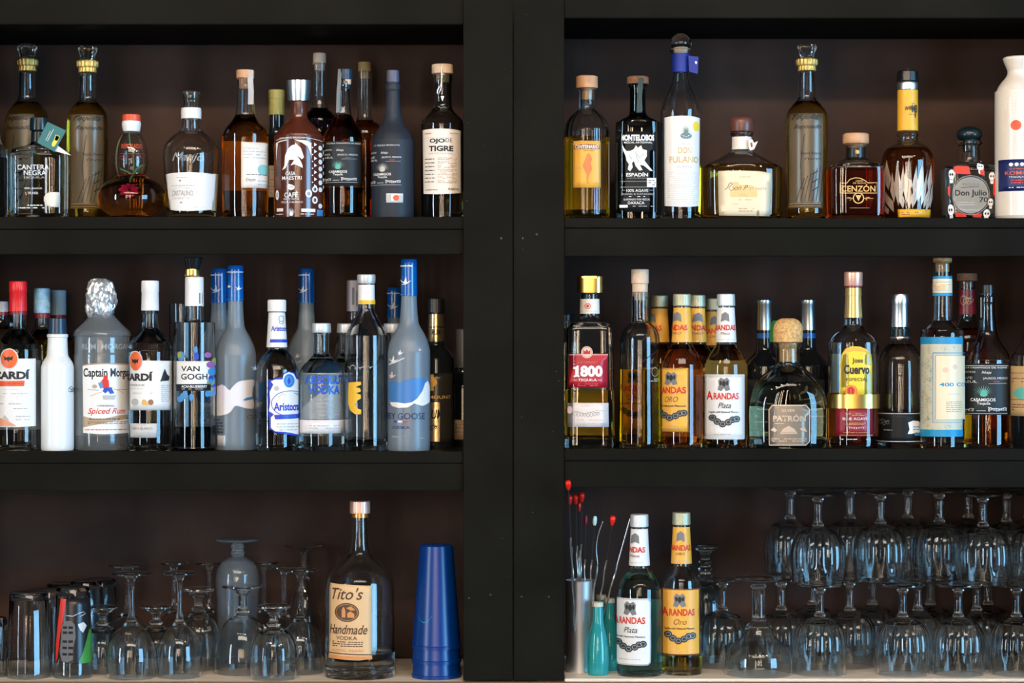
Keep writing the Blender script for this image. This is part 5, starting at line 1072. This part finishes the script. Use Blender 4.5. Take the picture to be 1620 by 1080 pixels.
GB = [(.0405, 0), (.0412, .006), (.0425, .02), (.0432, .036), (.043, .050), (.041, .063), (.036, .075), (.027, .084), (.016, .089), (.0085, .092)]
gob = stem_glass('water_goblet', 'x', GB, [(.0085, .0921), (.0095, .0945), (.0068, .098), (.0062, .106), (.0062, .122), (.0068, .130), (.0095, .1335), (.0085, .136)], .036, .1445, facets=(14, .03), group='faceted water goblets stacked upside down', t=.0021)
GH = .1445
place = []
def put(px, Y, base, label, rz=0, proto=None, group=None, scale=None):
    loc = (W(px, Y), Y, base)
    return clone(proto, loc, label, group, rz, scale)
GG = gob['group']
bot = [(1297, .055, 'front row goblet on the counter, left-hand one next to the flared schooner'), (1428, .05, 'front row goblet on the counter, second from the schooner'), (1516, .05, 'front row goblet on the counter, under the clearest goblet of the upper tier'), (1608, .05, 'front row goblet on the counter, cut by the right edge of the photo'),
       (1143, .14, 'goblet on the counter just right of the yellow labelled bottle, behind'), (1236, .145, 'goblet on the counter just behind the flared schooner'), (1344, .14, 'second row goblet on the counter seen between the two leftmost front row goblets'), (1452, .142, 'second row goblet on the counter behind the second front row goblet'), (1545, .14, 'second row goblet on the counter behind the third front row goblet'), (1640, .14, 'second row goblet on the counter at the right edge'),
       (1285, .226, 'back row goblet on the counter behind the leftmost front goblet'), (1380, .226, 'back row goblet on the counter in the gap right of the leftmost front goblet'), (1472, .226, 'back row goblet on the counter behind the gap of the front pair'), (1563, .226, 'back row goblet on the counter, second from the right edge')]
for i, (px, Y, lb) in enumerate(bot):
    if i == 0: gob.location = (W(px, Y), Y, BR); gob['label'] = lb
    else: put(px, Y, BR, lb, i*.7, gob, GG)
up = [(1294, .052, 'upper tier goblet at the front left, standing on the goblet by the schooner'), (1555, .05, 'upper tier goblet nearest the viewer, with its foot below the shelf rail'), (1393, .105, 'upper tier goblet second from the left along the front'), (1486, .14, 'upper tier goblet partly behind the nearest one, on its left'), (1592, .142, 'upper tier goblet partly behind the nearest one, on its right'),
      (1250, .2, 'upper tier goblet at the far left, in shade behind'), (1345, .215, 'upper tier goblet behind, between the two left front ones'), (1436, .226, 'upper tier goblet at the back, third stem from the left'), (1532, .226, 'upper tier goblet at the back behind the nearest one'), (1640, .06, 'upper tier goblet cut by the right edge of the photo'), (1628, .226, 'upper tier goblet at the back right corner')]
for i, (px, Y, lb) in enumerate(up): put(px, Y, BR+GH+.0004, lb, i*.5+.2, gob, GG)
# schooner, upside down
sch = stem_glass('schooner_glass', 'large flared schooner glass upside down in front of the right goblets', [(.0525, 0), (.054, .006), (.0545, .02), (.052, .034), (.045, .045), (.034, .053), (.0255, .062), (.0215, .073), (.017, .081), (.0115, .085)], [(.0115, .0851), (.0125, .088), (.0105, .092), (.0102, .118), (.0108, .136), (.0135, .140), (.0105, .1445)], .0375, .1545)
sch.location = (W(1200, .05), .05, BR)
kg = stem_glass('knotted_goblet', 'tall glass with a knotted stem behind the yellow labelled bottle', [(.033, 0), (.035, .03), (.035, .08), (.030, .110), (.018, .128), (.010, .133)], [(.010, .1331), (.013, .139), (.009, .145), (.0125, .151), (.0085, .157), (.0115, .163), (.0075, .169), (.0085, .178), (.0105, .181)], .0225, hgt(866, .2, BR), glass=GLB)
kg.location = (W(1116, .22), .22, BR)
# left stemware
WB = [(.0385, 0), (.0395, .01), (.0405, .03), (.0385, .05), (.032, .066), (.022, .0765), (.0125, .084), (.0075, .092)]
wine = stem_glass('wine_glass', 'long stemmed wine glass upside down at the front left of the counter', WB, [(.0075, .0921), (.005, .104), (.0045, .125), (.005, .15), (.0085, .1585), (.010, .161)], .0315, .1675, group='long stemmed wine glasses upside down', knots=None)
wine.location = (W(208, .045), .045, BL)
for px, Y, lb, sc in [(284, .052, 'wine glass upside down in the front row, right of the front left one', (.88, .88, 1)), (475, .101, 'wine glass upside down just left of the large tan labelled bottle', (.95, .95, 1)), (202, .182, 'wine glass upside down at the back left, its foot above the front glass', None), (275, .224, 'wine glass upside down at the back, second foot from the left', (.8, .8, 1)),
                      (331, .226, 'wine glass upside down at the back, left of the tall frosted glass', (.75, .75, 1)), (418, .232, 'wine glass upside down at the back, right of the tall frosted glass', (.75, .75, 1)), (449, .166, 'wine glass upside down behind, beside the glass by the tan labelled bottle', (.8, .8, .99))]:
    put(px, Y, BL, lb, 0, wine, wine['group'], sc)
SB = [(.034, 0), (.035, .008), (.036, .03), (.034, .048), (.027, .062), (.016, .071), (.0085, .075)]
short = stem_glass('cocktail_goblet', 'short stemmed goblet upside down beside the red and black pint glass', SB, [(.0085, .0751), (.0115, .079), (.007, .083), (.0065, .091), (.0105, .0955)], .0265, .106, group='short stemmed goblets upside down', facets=(14, .01))
short.location = (W(163, .11), .11, BL)
for px, Y, lb, sc in [(247, .12, 'short stemmed goblet upside down between the two front wine glasses', None), (433, .032, 'short stemmed goblet upside down, nearest the counter edge', (1.05, 1.05, 1.1)), (314, .143, 'short stemmed goblet upside down behind, left of the rounded goblet', (1, 1, 1.25))]:
    put(px, Y, BL, lb, .3, short, short['group'], sc)
MB = [(.0445, 0), (.0455, .01), (.045, .035), (.040, .058), (.032, .076), (.021, .088), (.012, .0925), (.0085, .096)]
rg = stem_glass('rounded_goblet', 'wide rounded goblet upside down in front of the tall frosted glass', MB, [(.0085, .0961), (.0125, .1), (.0075, .105), (.0075, .125), (.0105, .129), (.0115, .132)], .0335, .1415)
rg.location = (W(384, .1), .1, BL)
hk = .965; sk = lambda L: [(r, z*hk) for r, z in L]
hu = stem_glass('hurricane_glass', 'tall frosted bluish glass upside down with knobbed stem', sk([(.034, 0), (.035, .02), (.0345, .06), (.0345, .11), (.036, .14), (.0345, .16), (.028, .175), (.017, .184), (.0085, .187)]), sk([(.0085, .1871), (.0115, .193), (.0095, .199), (.0115, .205), (.008, .2085), (.0095, .2105)]), .0355, hgt(853, .184, BL)+.001, glass=pm('misty_glass', (.78, .87, .95), .12, trans=.93))
hu.location = (W(376, .184), .184, BL)
tg = stem_glass('tall_goblet', 'tall dark stemmed goblet upside down with bluish highlight on its foot', [(.034, 0), (.036, .03), (.034, .06), (.028, .09), (.018, .12), (.009, .142), (.0065, .15)], [(.0065, .1501), (.0048, .165), (.005, .182), (.010, .188)], .0325, hgt(861, .228, BL))
tg.location = (W(480, .23), .23, BL)
# pint glasses upside down
def pint(name, label, px, Y, base, top, r0, r1, facets=None, glass=GL, group='pint glasses upside down'):
    H = hgt(top, Y, base); e = empty(name, (W(px, Y), Y, base), label, 'glass', group)
    k = sc_(Y)/1000; r0 *= k; r1 *= k; mod = (lambda a, z: facets[1]*math.cos(facets[0]*a)) if facets else None
    lathe_loop('glass_wall', [(r0, 0), (r0+(r1-r0)*.5, H*.5), (r1, H-.003), (r1-.002, H), (r1*.5, H-.001), (0, H-.002), (0, H-.012), (r1-.004, H-.0135), (r0+(r1-r0)*.5-.002, H*.5), (r0-.0018, 0)], glass, e, seg=56 if facets else 48, mod=mod)
    return e, H, r0, r1
pint('pint_glass', 'clear pint glass upside down at the front left of the counter', 46, .05, BL, 936, 34, 30.5, (16, .01))
pint('pint_glass', 'clear pint glass upside down behind and right of the front left one', 74, .13, BL, 932, 32, 29)
e, H, r0, r1 = pint('pint_glass', 'pint glass upside down printed black with a red slash and green splash', 115.5, .05, BL, 928, 31, 26.5)
pint('pint_glass', 'bluish pint glass upside down at the back, right of the printed one', 158, .236, BL, 915, 27, 25, glass=GLB)
pint('pint_glass', 'pint glass upside down directly behind the printed one', 100, .222, BL, 922, 29, 26)
pint('pint_glass', 'pint glass upside down between the printed one and the short goblet, behind', 136, .177, BL, 918, 27, 25, glass=GLB)
pint('cut_tumbler', 'small cut glass tumbler at the very left edge of the counter', -7, .055, BL, 976, 17, 18, (10, .03), group=None)
# print on the middle pint glass
class _PB:                      # printing helper on the cone of a glass
    pass
pb = Bottle.__new__(Bottle); pb.cx, pb.Y, pb.bz, pb.xw, pb.seg, pb.root, pb.S, pb.sq, pb.mod = 115.5, .05, BL, W(115.5, .05), 48, e, sc_(.05)/1000, None, None
pb.prof = [(0, r0+.0001), (H, r1+.0001)]; pb.top = H
SK = pm('dim_grey_print', (.12, .12, .12), .5)
pb.label('printed_wrap', 86.5, 141, 947, 1049, pm('black_glass_print', (.012, .012, .014), .3), [P_([(95, 947), (105, 947), (101, 975), (96, 1000), (92, 1040), (88.5, 1049), (88, 1020), (91, 985)], RD),
   P_([(98, 990), (104, 982), (113, 981), (119, 988), (120, 1008), (116, 1024), (116, 1042), (108, 1047), (99, 1045), (95, 1030), (97, 1012)], SK)]+[R_(100+dx, 107+dx, y, y+4, BLKL) for y in (990, 998, 1012, 1022, 1032) for dx in (0, 9)]+[L_([(105, 973), (116, 974), (124, 970), (131, 968), (134, 971), (126, 975)], .9, SILP), P_([(123, 987), (131, 984), (135, 990), (130, 1001), (126, 996)], SILP), P_([(124, 1045), (130, 1030), (135, 1010), (138, 995), (141, 1000), (141, 1049), (124, 1049)], pm('leaf_green_print', (.05, .25, .04), .4))],
   outline=[(88, 947), (141, 947), (141, 1049), (120, 1049), (108, 1048), (99, 1046), (94, 1040), (91, 1049), (86.5, 1049)], off=.0003)
# steel cup with bar picks
cup = empty('steel_cup', (W(917.5, .075), .075, BR), 'brushed steel cup holding bar picks beside the post', 'cup')
ch = hgt(917, .075, BR); cr_ = .0228*sc_(.075)
lathe_loop('cup_wall', [(0, 0), (cr_*.93, 0), (cr_*.95, .002), (cr_, ch-.002), (cr_+.0006, ch), (cr_-.001, ch), (cr_-.0013, .004), (0, .004)], TIN, cup, closed=False, seg=56)
STK = pm('black_silver_twist', (.35, .36, .36), .3, metal=.8); STB = pm('black_pick_shaft', (.02, .02, .022), .3); REDB = pm('glossy_red_bead', (.75, .02, .01), .2)
picks = [(899, 766, 'red', -.03, 'bar pick with red bead, tallest one in the steel cup'), (901, 789, 'red', .055, 'bar pick with red bead, leftmost of the middle cluster'), (911, 788, 'red', .065, 'bar pick with red bead in the middle of the cluster'), (920.5, 785, 'red', .06, 'bar pick with large red bead, right of the cluster'), (916.5, 800, 'dred', .085, 'bar pick with small dark red bead below the cluster'),
         (969.5, 822, 'red', .06, 'bar pick with red bead leaning far right'), (927, 822, 'wine', .09, 'bar pick with dark wine red tip'), (941, 823, 'teal', .07, 'bar pick with glossy pale teal tip')]
rn = random.Random(3)
for i, (tx, ty, kd, Yt, lb) in enumerate(picks):
    bx0 = 917.5+(tx-917.5)*.28+rn.uniform(-2, 2); p0 = Vector((W(bx0, .075), .075+rn.uniform(-.01, .01), BR+.006+.0022*i)); p1 = Vector((W(tx, Yt), Yt, Zr(ty, Yt)))
    e = empty('bar_pick', p0, lb, 'bar pick', 'bar picks in the steel cup'); d = p1-p0; n = 60
    pts = [d*(k/n) for k in range(n+1)]
    tube('twisted_shaft', pts[:44], .0014, STK, e, 6, twist=lambda i, f: .45*math.cos(2*PI*f-i*.55)); tube('upper_shaft', pts[43:], .0010, STB, e, 6)
    c = {'red': REDB, 'dred': REDB, 'wine': pm('wine_bead', (.2, .01, .05), .2), 'teal': pm('pale_teal_bead', (.5, .8, .85), .15)}[kd]
    bm = bmesh.new(); sp = 1.0 if kd == 'red' else .6
    prf = [(-.009, .0022), (-.006, .0034), (-.002, .0045), (.002, .0051), (.005, .0043), (.0068, .002)]
    if kd in ('teal', 'wine'): prf = [(-.008, .0022), (-.004, .0034), (.003, .0034), (.007, .0022)]; sp = 1
    q = d.to_track_quat('Z', 'Y').to_matrix()
    rgs = []
    for z, r in prf:
        rgs.append([bm.verts.new(d+q@Vector((r*sp*math.cos(2*PI*k/16), r*sp*math.sin(2*PI*k/16), z))) for k in range(16)])
    loft(bm, rgs); link('bead', tomesh('bead', bm, 60, True), c, e)
# two plain steel stirrers
for tx, ty, lb, bend in ((954, 824, 'thin steel stirrer with bent tip in the steel cup', True), (997, 820, 'long steel stirrer leaning furthest right from the steel cup', False)):
    p0 = Vector((W(917.5+(tx-917)*.25, .075), .07, BR+.03)); p1 = Vector((W(tx, .055), .055, Zr(ty, .055))); e = empty('steel_stirrer', p0, lb, 'stirrer', 'bar picks in the steel cup'); d = p1-p0
    pts = [d*(k/50) for k in range(51)]
    if bend: pts = [p+Vector((-.006*math.sin(PI*min(1, max(0, (k-34)/16))), 0, 0)) for k, p in enumerate(pts)]
    tube('twisted_shaft', pts[:34], .0015, STK, e, 6, twist=lambda i, f: .4*math.cos(2*PI*f-i*.6)); tube('flat_handle', pts[33:], .0019 if not bend else .0014, pm('dull_steel', (.5, .5, .52), .25, metal=1), e, 10)
# three turquoise minis
def mini(cx, Y, label):
    b = Bottle('miniature_bottle', label, cx, Y, 'BR', '957 8c, 964 8.2, 982 9, 990 10.5, 1005 14, 1022 16.5, 1030 17.2, 1060 17.2, 1066 15.5', glass=TEALG, solid=True, group='turquoise miniature bottles', seg=36)
    b.part('cap', '951.5 7.5, 952.5 8.5c, 959 8.6c', pm('white_gold_cap', (.6, .55, .42), .4, metal=.4), ridges=(24, .02)); return b
m0 = mini(946, .042, 'turquoise miniature bottle nearest the steel cup')
clone(m0.root, (W(964, .098), .098, BR), 'turquoise miniature bottle behind, touching the white labelled bottle', m0.root['group'])
clone(m0.root, (W(951, .15), .15, BR), 'turquoise miniature bottle furthest back', m0.root['group'])
# the two bottles on the counter, right
b = arandas(1011.5, .045, 'BR', 'silver capped bottle with white label and clear liquid refracting teal standing on the counter', False, 813, 1073, L_TEAL, 905, 35.5, lab_x=998)
b.back(950, 1050, pm('teal_refraction_back', (.35, .6, .6), .5), 130, 235)  # teal panel added at the back, imitates teal refracted through the liquid
ARI = ar_items(997, 946, 1.0, 'ARANDAS', 'Plata')
b.label('label', 976.5, 1029.5, 946, 1052, SILP, [P_([(976.5, 948.5), (1024, 948.5), (1027.5, 952), (1027.5, 1046), (1024, 1049.5), (976.5, 1049.5)], PAP)]+ARI, lab='white label with red lettering', outline=[(976.5, 946), (1025, 946), (1029.5, 950.5), (1029.5, 1047.5), (1025, 1052), (976.5, 1052)])
b = arandas(1078, .06, 'BR', 'bottle with yellow label and red lettering standing on the counter', True, 810, 1069, L_OLV, 1036, 32.5, lab_x=1075)
b.label('label', 1048, 1108, 931, 1036, BRI, [P_([(1050, 933), (1106, 933), (1106, 1034), (1050, 1034)], YELO)]+ar_items(1075, 933, 1.0, 'ARANDAS', 'Oro'), lab='yellow label with red lettering')

# prints and bands belong to the cap or label they sit on
OWN = {'neck_print': ('neck_label', 'neck_band'), 'capsule_print': ('capsule',), 'capsule_band': ('capsule',), 'cap_band': ('screw_cap',), 'cap_seam': ('screw_cap',), 'cap_ring': ('cap',), 'cap_skirt': ('cap',), 'cap_collar': ('cap',), 'ribbon_tail': ('ribbon',), 'tag_tail': ('hang_tag',), 'tag_cord': ('hang_tag',), 'neck_bow': ('neck_label',), 'wire_charm': ('wood_cap',), 'spout_plug': ('pour_cap',), 'printed_arc': ('cup_wall',), 'printed_wrap': ('glass_wall',), 'medallion': ('neck_ring',), 'flower_leaf': ('flower_stem',)}
KID = {}
for o in list(bpy.data.objects):
    if o.parent: KID.setdefault(o.parent, []).append(o)
for root, kids in KID.items():
    if root.parent: continue
    for k in kids:
        for own in OWN.get(k.name.split('.')[0], ()):
            p = [q for q in kids if q.name.split('.')[0] == own]
            if p: k.parent = p[0]; break
